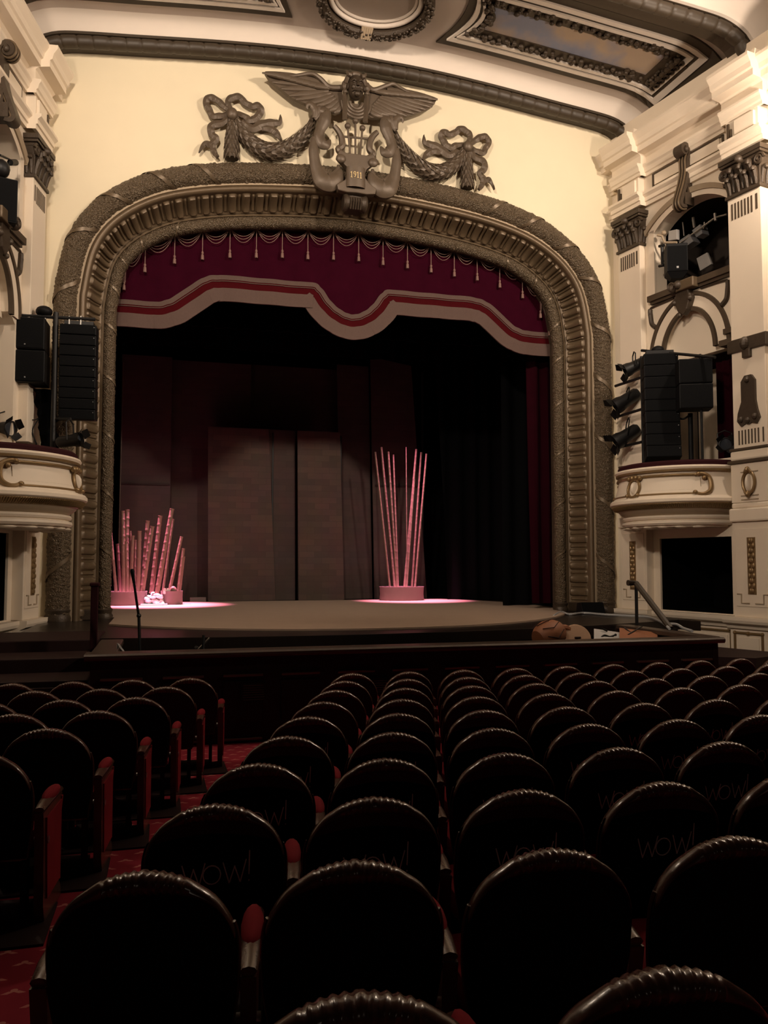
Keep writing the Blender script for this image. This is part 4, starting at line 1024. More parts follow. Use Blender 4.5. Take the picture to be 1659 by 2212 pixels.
# ================================================================ stage mat
pts=[(-.4+5.55*math.cos(2*PI*k/96),2.75+6.1*math.sin(2*PI*k/96)) for k in range(96)]
pts=[(max(-4.54,min(4.54,x)) if y<.5 else max(-4.9,min(5.1,x)),y) for x,y in pts if y<6.6]
pts+=[(-4.38,.5),(4.38,.5),(-4.9,.5),(5.1,.5)] if False else []
pts.sort(key=lambda q:math.atan2(q[1]-2.75,q[0]+.4))
tag(MB().prism(pts,lambda x,y,d:Vector((x,y,d)),.002,.03).build('stage_mat','mat',org=(-.4,2.75,.002)),'large round tan mat covering the stage floor','mat')
# ================================================================ planters and bamboo
def cane(p0,p1,r,lb,grp,wide=1.0):
    c=thing('bamboo_cane',lb,'bamboo pole',tuple(p0),grp)
    L=(p1-p0).length; n=max(3,int(L/.20)); path=[];rs=[]
    for i in range(n*8+1):
        t=i/(n*8); path.append(p0.lerp(p1,t)); rs.append(r*(1.0 if i%8 else 1.11)*(1-.12*t))
    MB().tube(path,rs,9).build('stem','bamboo',c,smooth=True)
    d=(p1-p0).normalized()
    MB().tube([p1-d*.005,p1+d*.012],r*.95,9).build('cut_end','bamboo',c)
    return c
def z6(zx,zy,Y): return atY(zx*.25316,960+zy*.25316,Y)
def z8(zx,zy,Y): return atY(700+zx*.32550,900+zy*.32550,Y)
def trough(name,lb,cx_,cy_,rx,ry,h,m='planter'):
    p=thing(name,lb,'planter',(cx_,cy_,.03)); b=MB(); P=[]
    for rr,z in((1,.03),(1.01,.06),(.985,h*.5),(1.0,h-.03),(1.02,h),(.93,h),(.92,h-.07)): P.append([Vector((cx_+rx*rr*math.cos(2*PI*k/40),cy_+ry*rr*math.sin(2*PI*k/40),z)) for k in range(40)])
    b.grid(P,closev=True); o=len(b.v); 
    b.build('tub',m,p,smooth=True)
    f=MB().lathe((cx_,cy_,h-.09),[(.001,.0),(.9,.0),(.9,.02),(.001,.025)],36).build('gravel_fill','rock',p)
    me=f.data
    for v in me.vertices: v.co.x*=rx; v.co.y*=ry
    return p
YP=5.2
a=atY(243,1280,YP); e=atY(318,1280,YP)
trough('bamboo_planter','long low grey planter at stage left holding the tall canes',(a.x+e.x)/2-.12,YP,(e.x-a.x)/2+.12,.42,.36)
a2=atY(347,1280,YP); e2=atY(395,1280,YP)
trough('bamboo_planter','small low grey planter holding three leaning canes',(a2.x+e2.x)/2,YP+.1,(e2.x-a2.x)/2,.30,.36)
b=MB(); q=atY(333,1300,YP)
random.seed(3)
for i in range(70):
    t=random.uniform(-1,1); hh=.36*(random.random()**.7)*(1-.35*abs(t)); b.ball((q.x+t*.20*(1.35-hh*2),YP-.02+random.uniform(-.22,.2),.03+hh*.8),(random.uniform(.05,.10),random.uniform(.05,.09),random.uniform(.03,.06)),8,5)
b.box((q.x,YP-.1,.045),(.62,.7,.03)); tag(b.build('gravel_heap','rock',org=(q.x,YP,.03),smooth=True,kind='stuff'),'heap of pale gravel lit pink between the two left planters','gravel',kind='stuff')
cl=[((938,690),(992,1275),.040,'thin leaning cane half hidden by the left column'),((1000,852),(1032,1275),.045,'short cane second from the arch column'),((1046,572),(1056,1275),.055,'tall dark cane near the column'),((1084,560),(1068,1275),.065,'broad pale cane beside the tall dark one'),((1076,830),(1090,1275),.050,'short dark cane at front of the clump'),((1113,742),(1140,1275),.022,'thin crooked cane tip in the left clump'),((1134,782),(1112,1275),.045,'cane with cut top left of the middle'),((1156,818),(1146,1275),.028,'thin short cane in the middle of the clump'),((1190,742),(1178,1275),.055,'broad cane in the middle of the clump'),((1260,655),(1216,1275),.055,'dark cane behind the middle of the clump'),((1300,702),(1212,1275),.055,'cane leaning right with bright cut top'),((1368,612),(1292,1275),.060,'tall dark cane left of the brightest one'),((1468,552),(1338,1275),.060,'tallest brightly lit ringed cane leaning right')]
for i,(t,b0,r,lb) in enumerate(cl):
    Y=YP+(.16 if i%2 else -.12); p0=z6(*b0,Y); p0.z=.30; cane(p0,z6(*t,Y),r,lb,'bamboo canes in the left planters')
for t,b0,r,lb in(((1478,640),(1388,1240),.030,'thin cane at left of the small planter'),((1550,790),(1442,1240),.045,'steeply leaning cane in the small planter'),((1564,890),(1520,1240),.050,'rightmost broad cane in the small planter'),((1573,960),(1536,1240),.022,'thin cane at right edge of the small planter')):
    Y=YP+.12; p0=z6(*b0,Y); p0.z=.30; cane(p0,z6(*t,Y),r,lb,'bamboo canes in the left planters')
q=atY(374,1269,YP-.02); tag(MB().ball((q.x,YP-.02,.36),(.09,.09,.12),14,9).build('gourd','bamboo',org=(q.x,YP-.02,.3),smooth=True),'round pale gourd between canes in the small planter','gourd')
for i,(px,py) in enumerate(((356,1271),(363,1269))):
    q=atY(px,py,YP-.1); o=MB().lathe((q.x,YP-.1,.29),[(.05,0),(.055,.05),(.05,.09),(.03,.12),(.034,.14)],12).build('small_jar','rock',org=(q.x,YP-.1,.29),smooth=True); tag(o,'pale jar at the %s of the pair on the small planter'%('left','right')[i],'jar','jars on the small planter')
YR=6.0
a=atY(821,1280,YR); e=atY(914,1280,YR)
trough('bamboo_planter','round grey planter at right of stage lit pink with fanned canes',(a.x+e.x)/2,YR,(e.x-a.x)/2,.5,.40)
rc=[((340,237),(438,1120),.028,'outermost left cane fanning from the right planter'),((380,206),(470,1120),.034,'bright second cane from the left in the right planter'),((426,237),(486,1120),.032,'third cane from the left in the right planter'),((460,256),(492,1115),.026,'faint cane just left of the gap in right planter'),((545,206),(552,1115),.016,'very thin upright cane in the middle of right planter'),((613,220),(533,1120),.036,'brightest cane right of the gap in right planter'),((600,420),(548,1120),.026,'cane crossing behind the brightest one in right planter'),((645,240),(583,1115),.032,'second cane from the right in the right planter'),((680,250),(603,1115),.030,'outermost right cane fanning from the right planter')]
for i,(t,b0,r,lb) in enumerate(rc):
    Y=YR+(.14 if i%2 else -.14); p0=z8(*b0,Y); p0.z=.33; cane(p0,z8(*t,Y),r,lb,'fanned bamboo canes in the right planter')
# ================================================================ orchestra pit
XL,XR=-4.48,3.92; YW=-5.8
b=MB()
pitw=struct(MB().box(((XL+XR)/2,YW+.06,-.70),(XR-XL,.10,1.34)),'wall_pit','pitwood',org=((XL+XR)/2,YW+.06,-.70))
struct(MB().box((XR-.03,(YW-3.2)/2,-.70),(.08,YW*-1-3.2,1.34)),'wall_pit_right','pitwood')
struct(MB().box((0,-4.6,-1.15),(11.6,2.9,.06)),'pit_floor','void')
rl=thing('pit_rail','dark polished wood rail capping the orchestra pit wall','rail',(0,YW,0))
b=MB(); pr=[(-.14,-.075),(-.16,-.05),(-.16,-.02),(-.13,0),(.17,.0),(.19,-.02),(.19,-.06),(.1,-.075)]
b.grid([[Vector((x,YW+.06+y,z)) for y,z in pr] for x in(XL-.06,XR+.06)],closev=True); n=len(pr); b.f.append(tuple(range(n))); b.f.append(tuple(range(n,2*n)))
b.build('top_rail','railwood',rl)
MB().box((XR,-4.5,-.037),(.26,2.4,.075)).build('return_rail','railwood',rl,bevel=.015)
b=MB(); b.box((XL+.14,-4.85,-.04),(.30,1.9,.075)); b.build('return_rail','railwood',rl,bevel=.015)
q=atY(203,1350,-4.6); nw=thing('newel_post','dark red-brown wooden post standing between left steps and pit rail','post',(q.x,-4.6,-.15)); MB().box((q.x,-4.6,.30),(.09,.09,.9)).build('shaft','darkred',nw,bevel=.01); MB().box((q.x,-4.6,.77),(.12,.12,.05)).build('cap','darkred',nw,bevel=.015)
# panelling on the audience face
n=12; dx=(XR-XL)/n
for i in range(n):
    x=XL+dx*(i+.5); p=MB().box((x,YW+.0,-.62),(dx*.68,.035,.50)).build('wood_panel','pitwood',pitw,bevel=.012)
    MB().box((x,YW-.012,-.30),(dx*.68,.06,.03)).build('upper_ledge','ledge',p,bevel=.006)
    MB().box((x,YW-.005,-1.06),(dx*.68,.05,.03)).build('lower_ledge','ledge',p,bevel=.006)
for i,(px,lb) in enumerate(((547,'left of the centre aisle'),(812,'behind the front row seats'))):
    q=atY(px,1500,YW); g=thing('vent_grille','wooden louvred vent in the pit wall %s'%lb,'vent',(q.x,YW-.03,-.52),'vents in the pit wall')
    MB().box((q.x,YW-.03,-.50),(.30,.03,.22)).build('frame','pitwood',g)
    b=MB()
    for k in range(7): b.box((q.x,YW-.05,-.585+.028*k),(.25,.022,.010),Matrix.Rotation(.5,3,'X'))
    b.build('louvres','railwood',g)
# left steps block: three dark steps up to the stage
st=thing('stage_steps','dark wooden step block between the left wall and the orchestra pit','steps',(-5.3,-4.5,-1.15))
for i,(y0,y1,z) in enumerate(((-5.75,-4.95,-.30),(-4.95,-4.1,-.13),(-4.1,-2.6,.02))):
    xl=-5.83+.0; 
    P=[(XL-.03,y0),(XL-.03,y1),(-5.62+.209*y1,y1),(-5.62+.209*y0,y0)]
    MB().prism(P,lambda x,y,d:Vector((x,y,d)),-1.16,z).build('step','pitwood',st,bevel=.015)
MB().box((-5.0,-5.78,-.62),(.9,.03,.5)).build('front_panel','pitwood',st,bevel=.01)
struct(MB().prism([(XR+.1,-3.0),(5.6,-3.0),(6.2,-4.6),(5.2,-5.0),(XR+.1,-4.2)],lambda x,y,d:Vector((x,y,d)),-1.16,-.42),'stage_steps_right','pitwood')
# right handrail
hr=thing('stair_handrail','dark wooden handrail sloping down beside the right stage steps','handrail',tuple(atY(1365,1345,-3.4)))
a=atY(1356,1259,-3.4); a2=atY(1374,1260,-3.4); e=atY(1449,1358,-4.3)
MB().tube([a,a2,e],.05,8).build('rail','rib',hr,smooth=True)
MB().tube([a2,Vector((a2.x,a2.y,-.03))],.028,8).tube([e,Vector((e.x,e.y,-.42))],.028,8).build('post','metalblack',hr,smooth=True)
# ---- things in the pit
def stand(name,lb,cat,base,top,grp=None,desk=False,boom=None,tripod=.32):
    s=thing(name,lb,cat,tuple(base),grp)
    MB().tube([base+Vector((0,0,.25)),top],.019,8).build('pole','metalblack',s)
    for k in range(3):
        t=2*PI*k/3+.5; MB().tube([base+Vector((0,0,.42)),base+Vector((tripod*math.cos(t),tripod*math.sin(t),.012))],.011,6).build('leg','metalblack',s)
    if boom is not None:
        MB().tube([top-Vector((0,0,.02)),boom],.016,6).build('boom','metalblack',s)
        d=(boom-top).normalized(); MB().tube([boom-d*.02,boom+d*.05,boom+d*.13,boom+d*.16],[.018,.020,.028,.018],10).build('microphone','spk',s,smooth=True)
        MB().ball(top,.03,8,6).build('clamp','metalblack',s)
    return s
PF=-1.12
q=atY(308,1400,-5.0); b0=Vector((q.x,-5.0,PF)); tp=atY(300,1330,-5.0); bm=atY(289,1256,-5.05)
stand('microphone_stand','tall black microphone stand with raised boom at left end of the pit','microphone stand',b0,tp,boom=bm,tripod=.4)
q=atY(432,1400,-5.1); b0=Vector((q.x,-5.1,PF)); tp=atY(440,1372,-5.0)
s=stand('music_stand','folding chrome music stand tilted in the left of the pit','music stand',b0,tp,tripod=.35)
MB().tube([atY(423,1408,-5.0),atY(453,1378,-5.0)],.012,6).tube([atY(423,1398,-5.0),atY(428,1400,-4.9)],.02,6).build('desk_bars','steel',s)
q=atY(258,1398,-5.2); fx=thing('folding_chair','white folded frame leaning at the left end of the pit','frame',(q.x,-5.2,PF))
MB().tube([(q.x-.06,-5.2,PF),(q.x-.02,-5.2,.06),(q.x+.06,-5.25,-.05),(q.x+.10,-5.25,-.05)],.014,6).tube([(q.x+.1,-5.3,PF),(q.x+.10,-5.25,-.05)],.014,6).tube([(q.x-.06,-5.2,-.5),(q.x+.09,-5.28,-.5)],.012,6).build('frame_tubes','pale',fx)
# drums and props at the right of the pit
platform=struct(MB().box((2.9,-4.75,-.62),(2.2,1.3,.08)).box((2.9,-4.75,-.89),(2.1,1.2,.5)),'trim_pit_platform','pitwood')
YD=-4.95
dr=thing('leather_drum','orange hide-covered barrel drum resting at right end of the pit','drum',tuple(Vector((atY(1190,1390,YD).x,YD,-.57))))
c=atY(1186,1372,YD); ax=Vector((.85,.2,.28)).normalized(); b=MB(); b.lathe(c-ax*.16,[(.02,-.06),(.14,-.05),(.19,.02),(.22,.14),(.20,.28),(.15,.36),(.02,.37)],18,axis=ax); b.build('body','orange',dr,smooth=True)
b=MB()
for k in range(9):
    t=2*PI*k/9; u=ax.orthogonal().normalized(); w=ax.cross(u); 
    d=u*math.cos(t)+w*math.sin(t); d2=u*math.cos(t+.35)+w*math.sin(t+.35); b.tube([c-ax*.16+d*.195,c-ax*.02+d2*.232,c+ax*.15+d*.19],.006,5)
b.build('lacing','pitwood',dr)
MB().tube([Vector((c.x,YD,-.57)),Vector((c.x,YD,c.z-.2))],.05,8).build('foot_block','pitwood',dr)
dr=thing('small_drum','small orange drum with brown shell leaning beside the barrel drum','drum',tuple(Vector((atY(1216,1385,YD).x,YD+.1,-.57))))
c=atY(1215,1378,YD+.1); b=MB(); b.tube([c+Vector((.14*math.cos(t),-.04,.15*math.sin(t))) for t in [PI*k/12 for k in range(13)]],.05,8); b.build('shell','orange',dr,smooth=True); MB().ball(c,(.11,.08,.12),12,8).build('inside','pitwood',dr,smooth=True)
MB().tube([Vector((c.x,YD+.1,-.57)),c],.03,8).build('foot_block','pitwood',dr)
dr=thing('round_drum','pale tan round frame drum with slot facing the seats in the pit','drum',tuple(Vector((atY(1247,1390,YD).x,YD,-.57))))
c=atY(1247,1378,YD-.05); ax=Vector((-.15,-.9,.42)).normalized(); MB().lathe(c,[(.01,.0),(.20,.0),(.215,-.015),(.215,-.05),(.01,-.05)],26,axis=ax).build('head','tan',dr,smooth=True)
MB().tube([c+ax*.008+Vector((-.04,0,-.0)),c+ax*.008+Vector((.05,0,.0))],.016,6).build('slot','pitwood',dr)
MB().tube([Vector((c.x,YD,-.57)),c-ax*.05],.03,8).build('foot_block','pitwood',dr)
a=[atY(1283,1358,-4.35),atY(1338,1366,-4.35),atY(1338,1384,-4.75),atY(1283,1384,-4.75)]
sh=MB(); n_=Vector((0,.25,.9)).normalized(); sh.grid([[a[0],a[1]],[a[3],a[2]]]); 
tag(MB().grid([[p+n_*h for p in(a[0],a[1],a[2],a[3])] for h in(0,-.03)],closev=True).build('score_board','paper',org=tuple(a[3])),'white board with black scribble marks lying in the pit at right','board')
o=MB(); o.add([p for p in a]+[p-n_*.03 for p in a],[(0,1,2,3),(7,6,5,4),(0,4,5,1),(1,5,6,2),(2,6,7,3),(3,7,4,0)])
bpy.data.objects['score_board'].data.clear_geometry(); 
_me=bpy.data.objects['score_board'].data; _me.from_pydata([tuple(p-a[3]) for p in o.v],[],o.f)
mk=MB(); c=[atY(x,y,-4.62)+n_*.012 for x,y in((1297,1380),(1306,1374),(1318,1377),(1330,1373))]; mk.tube(smooth_path(c,5),.014,6); mk.ball(c[-1],.02,8,5); mk.tube([atY(1300,1360,-4.45)+n_*.02,atY(1312,1366,-4.45)+n_*.02],.014,6)
mk=mk.build('ink_marks','metalblack',bpy.data.objects['score_board'],org=tuple(a[3]))
a=[atY(1338,1356,-4.35),atY(1420,1366,-4.35),atY(1420,1378,-4.75),atY(1338,1384,-4.75)]
o=MB(); o.add([p for p in a]+[p-n_*.03 for p in a],[(0,1,2,3),(7,6,5,4),(0,4,5,1),(1,5,6,2),(2,6,7,3),(3,7,4,0)])
tag(o.build('brown_board','orange',org=tuple(a[3])),'orange-brown board with black rods lying beside the white board in the pit','board')
for i,(p0,p1) in enumerate((((1349,1362),(1372,1380)),((1388,1360),(1358,1378)))):
    tag(MB().tube([atY(*p0,-4.4)+n_*.05,atY(*p1,-4.6)+n_*.05],.012,6).build('drum_stick','metalblack',org=tuple(atY(*p1,-4.6))),'black rod on the brown board in pit, leaning %s'%('right','left')[i],'stick','rods on the brown board')
# cables on the right apron
for k,(pts_,r) in enumerate((([(1196,1330),(1212,1322),(1230,1327),(1260,1324),(1300,1327),(1350,1330),(1400,1333),(1430,1345),(1446,1358)],.022),([(1440,1347),(1462,1349),(1476,1357),(1495,1363)],.022))):
    P=[atZ(x,y,.03) for x,y in pts_]
    o=MB().tube(smooth_path(P,6),r,7).build('cable','cable',org=tuple(P[0])); tag(o,('long pale cable snaking along the apron right of the arch','short pale cable end near foot of the handrail')[k],'cable')
q=atZ(1255,1318,.0)
# floor monitor at the foot of the right arch
p=thing('floor_monitor','small black floor speaker at foot of the right arch frame','speaker',(4.9,-.45,0))
MB().prism([(-.45-.16,0),(-.45+.16,0),(-.45+.12,.22),(-.45-.04,.24)],lambda y,z,d:Vector((4.9+d,y,z)),-.26,.26).build('cabinet','spk',p,bevel=.01)
MB().prism([(-.62,.02),(-.60,.02),(-.50,.23),(-.52,.23)],lambda y,z,d:Vector((4.9+d,y,z)),-.24,.24).build('grille','grill',p)
# ================================================================ loudspeakers and stage lamps by the boxes
def cabinet_stack(name,lb,c0,right,n,wd,ht,dp,curve,grp,face):
    """line array of shallow boxes curving back towards the bottom; right/face are horizontal unit vectors"""
    t=thing(name,lb,'speaker',tuple(c0),grp); p=Vector(c0); tilt=0.
    upv=Vector((0,0,1))
    for i in range(n):
        R=Matrix((right,face,upv)).transposed()@Matrix.Rotation(tilt,3,'X')
        c=p+R@Vector((0,0,-ht/2))
        MB().box(c,(wd,dp,ht*.965),R).build('cabinet','spk',t,bevel=.012)
        g=MB().box(c-R@Vector((0,dp/2+.004,0)) if False else c+R@Vector((0,dp/2+.004,0)),(wd*.94,.012,ht*.86),R); g.build('grille','grill',t)
        MB().box(c+R@Vector((wd*.44,dp/2+.012,ht*.22)),(.013,.01,.013),R).build('badge','led',t)
        p=p+R@Vector((0,0,-ht)); tilt-=curve
    b=MB().box(Vector(c0)+Vector((0,0,.05)),(wd*.8,dp*.5,.06),Matrix((right,face,upv)).transposed()); b.build('fly_frame','metalblack',t)
    return t
def box_speaker(lb,c,right,face,wd,ht,dp,grp=None,badge=True):
    t=thing('loudspeaker',lb,'speaker',tuple(c),grp); R=Matrix((right,face,Vector((0,0,1)))).transposed(); c=Vector(c)+Vector((0,0,ht/2))
    MB().box(c,(wd,dp,ht),R).build('cabinet','spk',t,bevel=.015)
    MB().box(c+R@Vector((0,dp/2+.004,0)),(wd*.92,.012,ht*.92),R).build('grille','grill',t)
    if badge: MB().box(c+R@Vector((0,dp/2+.012,-ht*.36)),(.022,.01,.022),R).build('badge','led',t)
    return t
def lamp(lb,c,d,r,L,grp,yoke=True,hook=None):
    """theatre spotlight: flared can pointing along d"""
    t=thing('stage_lamp',lb,'spotlight',tuple(c),grp); d=Vector(d).normalized(); c=Vector(c)
    MB().lathe(c,[(r*.55,-L*.55),(r*.8,-L*.45),(r*.85,L*.1),(r,L*.25),(r*1.02,L*.45),(r*.9,L*.46),(r*.85,L*.30)],18,axis=d).build('can','metalblack',t,smooth=True)
    MB().lathe(c,[(.01,L*.31),(r*.84,L*.32),(r*.84,L*.30)],18,axis=d).build('lens','glass',t,smooth=True)
    u=d.orthogonal().normalized(); w=d.cross(u)
    b=MB()
    for k in range(4):
        a=u*math.cos(PI/2*k)+w*math.sin(PI/2*k); s_=d.cross(a); b.add([c+d*L*.46+a*r*.9-s_*r*.7,c+d*L*.46+a*r*.9+s_*r*.7,c+d*L*.66+a*r*1.5+s_*r*.6,c+d*L*.66+a*r*1.5-s_*r*.6,c+d*L*.47+a*r*.93-s_*r*.7,c+d*L*.47+a*r*.93+s_*r*.7,c+d*L*.67+a*r*1.53+s_*r*.6,c+d*L*.67+a*r*1.53-s_*r*.6],[(0,1,2,3),(7,6,5,4),(0,4,5,1),(1,5,6,2),(2,6,7,3),(3,7,4,0)])
    b.build('barn_door','metalblack',t)
    if yoke:
        h=Vector((-d.y,d.x,0)).normalized() if abs(d.z)<.95 else Vector((1,0,0)); hk=Vector(hook) if hook is not None else c+Vector((0,0,r*2.2))
        MB().tube([c+h*r*1.05,c+h*r*1.05+(hk-c)*.8,hk-h*0,c-h*r*1.05+(hk-c)*.8,c-h*r*1.05],.014,6).build('yoke','metalblack',t)
    return t
# left box: truss, line array, two stacked boxes
YA=-.95
MB()
sp_=thing('speaker_truss','black pipe gallows over the left box balcony carrying the speakers','truss',tuple(atY(121,968,YA)))
a=atY(121,675,YA); e=Vector((a.x,YA,3.02))
MB().tube([e,a],.045,10).build('upright','metalblack',sp_,smooth=True)
a1=atY(-60,676,YA+.0); a2=atY(206,690,YA)
MB().tube([a1,a2],.03,8).build('cross_pipe','metalblack',sp_,smooth=True)
MB().tube([atY(121,905,YA),atY(153,905,-1.15)],.025,8).build('lamp_arm','metalblack',sp_,smooth=True)
a3=atY(3,676,YA); MB().tube([a3,Vector((a3.x,YA,3.02))],.025,8).build('side_pipe','metalblack',sp_,smooth=True)
b=MB()
for px_ in(70,98,150,175): 
    q=atY(px_,683,YA); b.tube([q,q-Vector((0,0,.16))],.018,6)
b.build('clamps','steel',sp_)
fl=Vector((.52,-.85,0)).normalized(); rl_=Vector((.85,.52,0)).normalized()
c=atY(172,706,YA+.08)
FR=Vector((-.05,-1,0)).normalized(); RR=Vector((1,-.05,0)).normalized()
cabinet_stack('line_array','hanging column of nine shallow black speaker boxes by the left arch column',c,RR,9,.60,.182,.34,.012,'speaker columns beside the arch',FR)
for i,(y0,lb) in enumerate(((692,'upper black box speaker of the pair over the left balcony'),(762,'lower black box speaker of the pair over the left balcony'))):
    q=atY(62,y0,YA+.1); q2=atY(62,y0+69,YA+.1); box_speaker(lb,(q.x,YA+.1,q2.z),RR,FR,.62,q.z-q2.z-.01,.5,'stacked box speakers')
b=MB(); q=atY(100,672,YA); tag(b.ball(q+Vector((-.04,.05,0)),(.14,.14,.10),14,9).build('dome_camera','spk',org=tuple(q),smooth=True),'black dome on the cross pipe above left balcony','dome')
# cloth mass
b=MB(); q=atY(95,850,YA+.15)
P=[]
for i in range(15):
    t=i/14; z=4.05-1.02*t; row=[]
    for k in range(16):
        th=2*PI*k/16; r=(.16+.09*noise.noise(Vector((i*.5,k*.7,1))))*(1-.25*t); row.append(Vector((q.x+.10*t+r*math.cos(th),YA+.25+r*.6*math.sin(th),z)))
    P.append(row)
b.grid(P,closev=True); tag(b.build('black_cloth','drape',org=(q.x,YA+.25,3.03),smooth=True),'bunched black cloth hanging under the left box speakers','cloth')
lamp('black spotlight at far left inside the left balcony',atY(12,925,-1.1),(.75,-.6,-.1),.13,.30,'stage lamps at the left box')
q=atY(152,952,-1.15); lamp('moving black spotlight tilted on the left balcony rail in front of fluted arch',q,(.9,-.35,.12),.12,.42,'stage lamps at the left box',hook=atY(150,905,-1.15))
b=MB()
for pts_ in([(22,830),(40,870),(60,880),(70,835)],[(30,880),(60,905),(85,900),(88,850)],[(80,960),(70,930),(85,900),(95,860)],[(28,820),(30,850),(50,890),(80,965)]): b.tube(smooth_path([atY(x,y,YA+.2) for x,y in pts_],6),.010,5)
tag(b.build('hanging_cables','metalblack',org=tuple(atY(60,880,YA+.2))),'thin black cables looping below the left box speakers','cable')
# right side: mirrored gear seen edge-on
def atN(px,py,n): 
    s,z=atW(px,py,1,n); return WR(s,n,z)
NR=.60
u=(WR(1,0,0)-WR(0,0,0)).normalized(); nn=(WR(0,1,0)-WR(0,0,0)).normalized()
FRr=Vector((-.42,-.91,0)).normalized(); RRr=Vector((.91,-.42,0)).normalized()
c=atN(1424,768,NR)
cabinet_stack('line_array','hanging curved column of black speaker boxes in front of the right niche',c,RRr,9,.64,.232,.40,-.022,'speaker columns beside the arch',FRr)
q=atN(1500,886,.45); q1=atN(1500,778,.45); h=(q1.z-q.z)/2
for i in range(2): box_speaker(('lower','upper')[i]+' black box speaker of the pair over the right balcony',(q.x,q.y,q.z+h*i),RRr,FRr,.60,h-.01,.42,'stacked box speakers',badge=False)
tr=thing('speaker_truss','black pipe gallows with two uprights over the right box balcony','truss',tuple(atN(1455,998,.5)))
MB().tube([atN(1386,757,.5),atN(1545,772,.5)],.028,8).build('cross_pipe','metalblack',tr,smooth=True)
for px_,y0 in((1453,760),(1512,765)):
    a=atN(px_,y0,.42); MB().tube([a,Vector((a.x,a.y,2.14))],.024,8).build('upright','metalblack',tr,smooth=True)
a=atN(1491,893,.30); MB().tube([a,Vector((a.x,a.y,2.14))],.045,10).build('upright','spk',tr,smooth=True)
MB().tube(smooth_path([atN(1456,898,.4),atN(1475,905,.35),atN(1490,896,.3)],6),.02,6).build('slack_cable','metalblack',tr)
tag(MB().ball(atN(1421,757,.5),(.13,.13,.09),14,9).build('dome_camera','spk',org=tuple(atN(1421,757,.5)),smooth=True),'black dome on the cross pipe above right balcony','dome')
bk=thing('lamp_ladder','black ladder of short pipes holding three spotlights beside right arch column','lamp bracket',tuple(atN(1385,985,.35)))
a=atN(1386,770,.40); MB().tube([a,Vector((a.x,a.y,3.0))],.035,8).build('upright','metalblack',bk)
b=MB()
for i,((x0,y0),(x1,y1)) in enumerate((((1329,834),(1386,815)),((1331,901),(1386,884)),((1330,968),(1386,955)))):
    MB().tube([atN(x0,y0,.40),atN(x1,y1,.40)],.03,8).build('arm','metalblack',bk,smooth=True)
lamp('topmost spotlight on the right lamp ladder, pointing left',atN(1370,792,.42),(-.82,.32,-.42),.14,.46,'spotlights on the right lamp ladder')
for i,(px_,py_,hk) in enumerate(((1352,865,836),(1352,942,902))):
    lamp(('middle','lowest')[i]+' spotlight on the right lamp ladder, pointing down left',atN(px_,py_,.42),(-.78,.32,-.52),.165,.56,'spotlights on the right lamp ladder',hook=atN(px_+6,hk,.42))
lamp('round black spotlight inside the right box near red curtain',atN(1566,960,-.12),(-.5,-.85,-.05),.12,.22,'lamps inside the right box')
cab=atN(1395,985,.25); 
p=thing('equipment_case','dark grey equipment case behind the right balcony rail','case',(cab.x,cab.y,2.13)); MB().box((cab.x,cab.y,2.55),(.62,.4,.84),Matrix((RRr,FRr,Vector((0,0,1)))).transposed()).build('body','greybox',p,bevel=.02); MB().box((cab.x,cab.y,2.99),(.5,.3,.05),Matrix((RRr,FRr,Vector((0,0,1)))).transposed()).build('lid_handle','metalblack',p)
cu=[]
for i in range(25):
    t=i/24; s=2.40+.70*t; row=[]
    for j in range(4): row.append(WR(s,-.40+.04*math.sin(s*40),2.14+(4.95-2.14)*j/3))
    cu.append(row)
tag(MB().grid([r+[q-nn*.02 for q in reversed(r)] for r in cu],closev=True).build('box_curtain','redwall',org=tuple(WR(2.9,-.5,2.14)),smooth=True),'dark red curtain at the back of the right box','curtain')
# ---- upper right box gear
def atU(px,py,n=-.12): 
    s,z=atW(px,py,1,n); return WR(s,n,z)
R3=Matrix((RRr,FRr,Vector((0,0,1)))).transposed()
q0=atU(1460,608,.06); q1=atU(1460,533,.06)
t=thing('loudspeaker','black tapered loudspeaker with white badge in the upper right box','speaker',tuple(q0)); hgt=q1.z-q0.z; cc_=(q0+q1)/2
MB().box(cc_+Vector((0,0,.08)),(.40,.36,hgt*.80),R3).build('cabinet','spk',t,bevel=.012)
b=MB(); P=[]
for z_,f_ in((-.5,.55),(-.34,1.0)):
    P.append([cc_+R3@Vector((x*.20*f_,y*.18*f_,hgt*z_+.03)) for x,y in((-1,-1),(1,-1),(1,1),(-1,1))])
b.grid(P,closev=True); o=len(b.v); b.f.append((0,1,2,3)); b.build('tapered_foot','spk',t)
MB().box(cc_+R3@Vector((0,.185,-hgt*.18)),(.04,.012,.04),R3).build('badge','led',t); MB().box(cc_+R3@Vector((0,.182,.06)),(.36,.01,hgt*.7),R3).build('grille','grill',t)
def slab(name,lb,cat,pts,n,m,th=.08,grp=None):
    P=[atU(x,y,n) for x,y in pts]; dn=nn*-th
    b=MB().add(P+[p+dn for p in P],[(0,1,2,3),(7,6,5,4),(0,4,5,1),(1,5,6,2),(2,6,7,3),(3,7,4,0)])
    return tag(b.build(name,m,org=tuple(P[0]),bevel=.008),lb,cat,grp)
slab('white_panel','pale square panel fixed high beside the upper right speaker','panel',[(1444,499),(1462,495),(1462,517),(1443,520)],-.05,'pale')
slab('flood_lamp','grey rectangular flood lamp tilted above the upper right speaker, lower half','flood lamp',[(1465,521),(1488,505),(1498,521),(1475,537)],-.15,'greybox',.2,'tilted flood lamps in the upper right box')
slab('flood_lamp','grey rectangular flood lamp higher and right of its twin in upper right box','flood lamp',[(1494,498),(1512,484),(1517,504),(1504,513)],-.25,'greybox',.2,'tilted flood lamps in the upper right box')
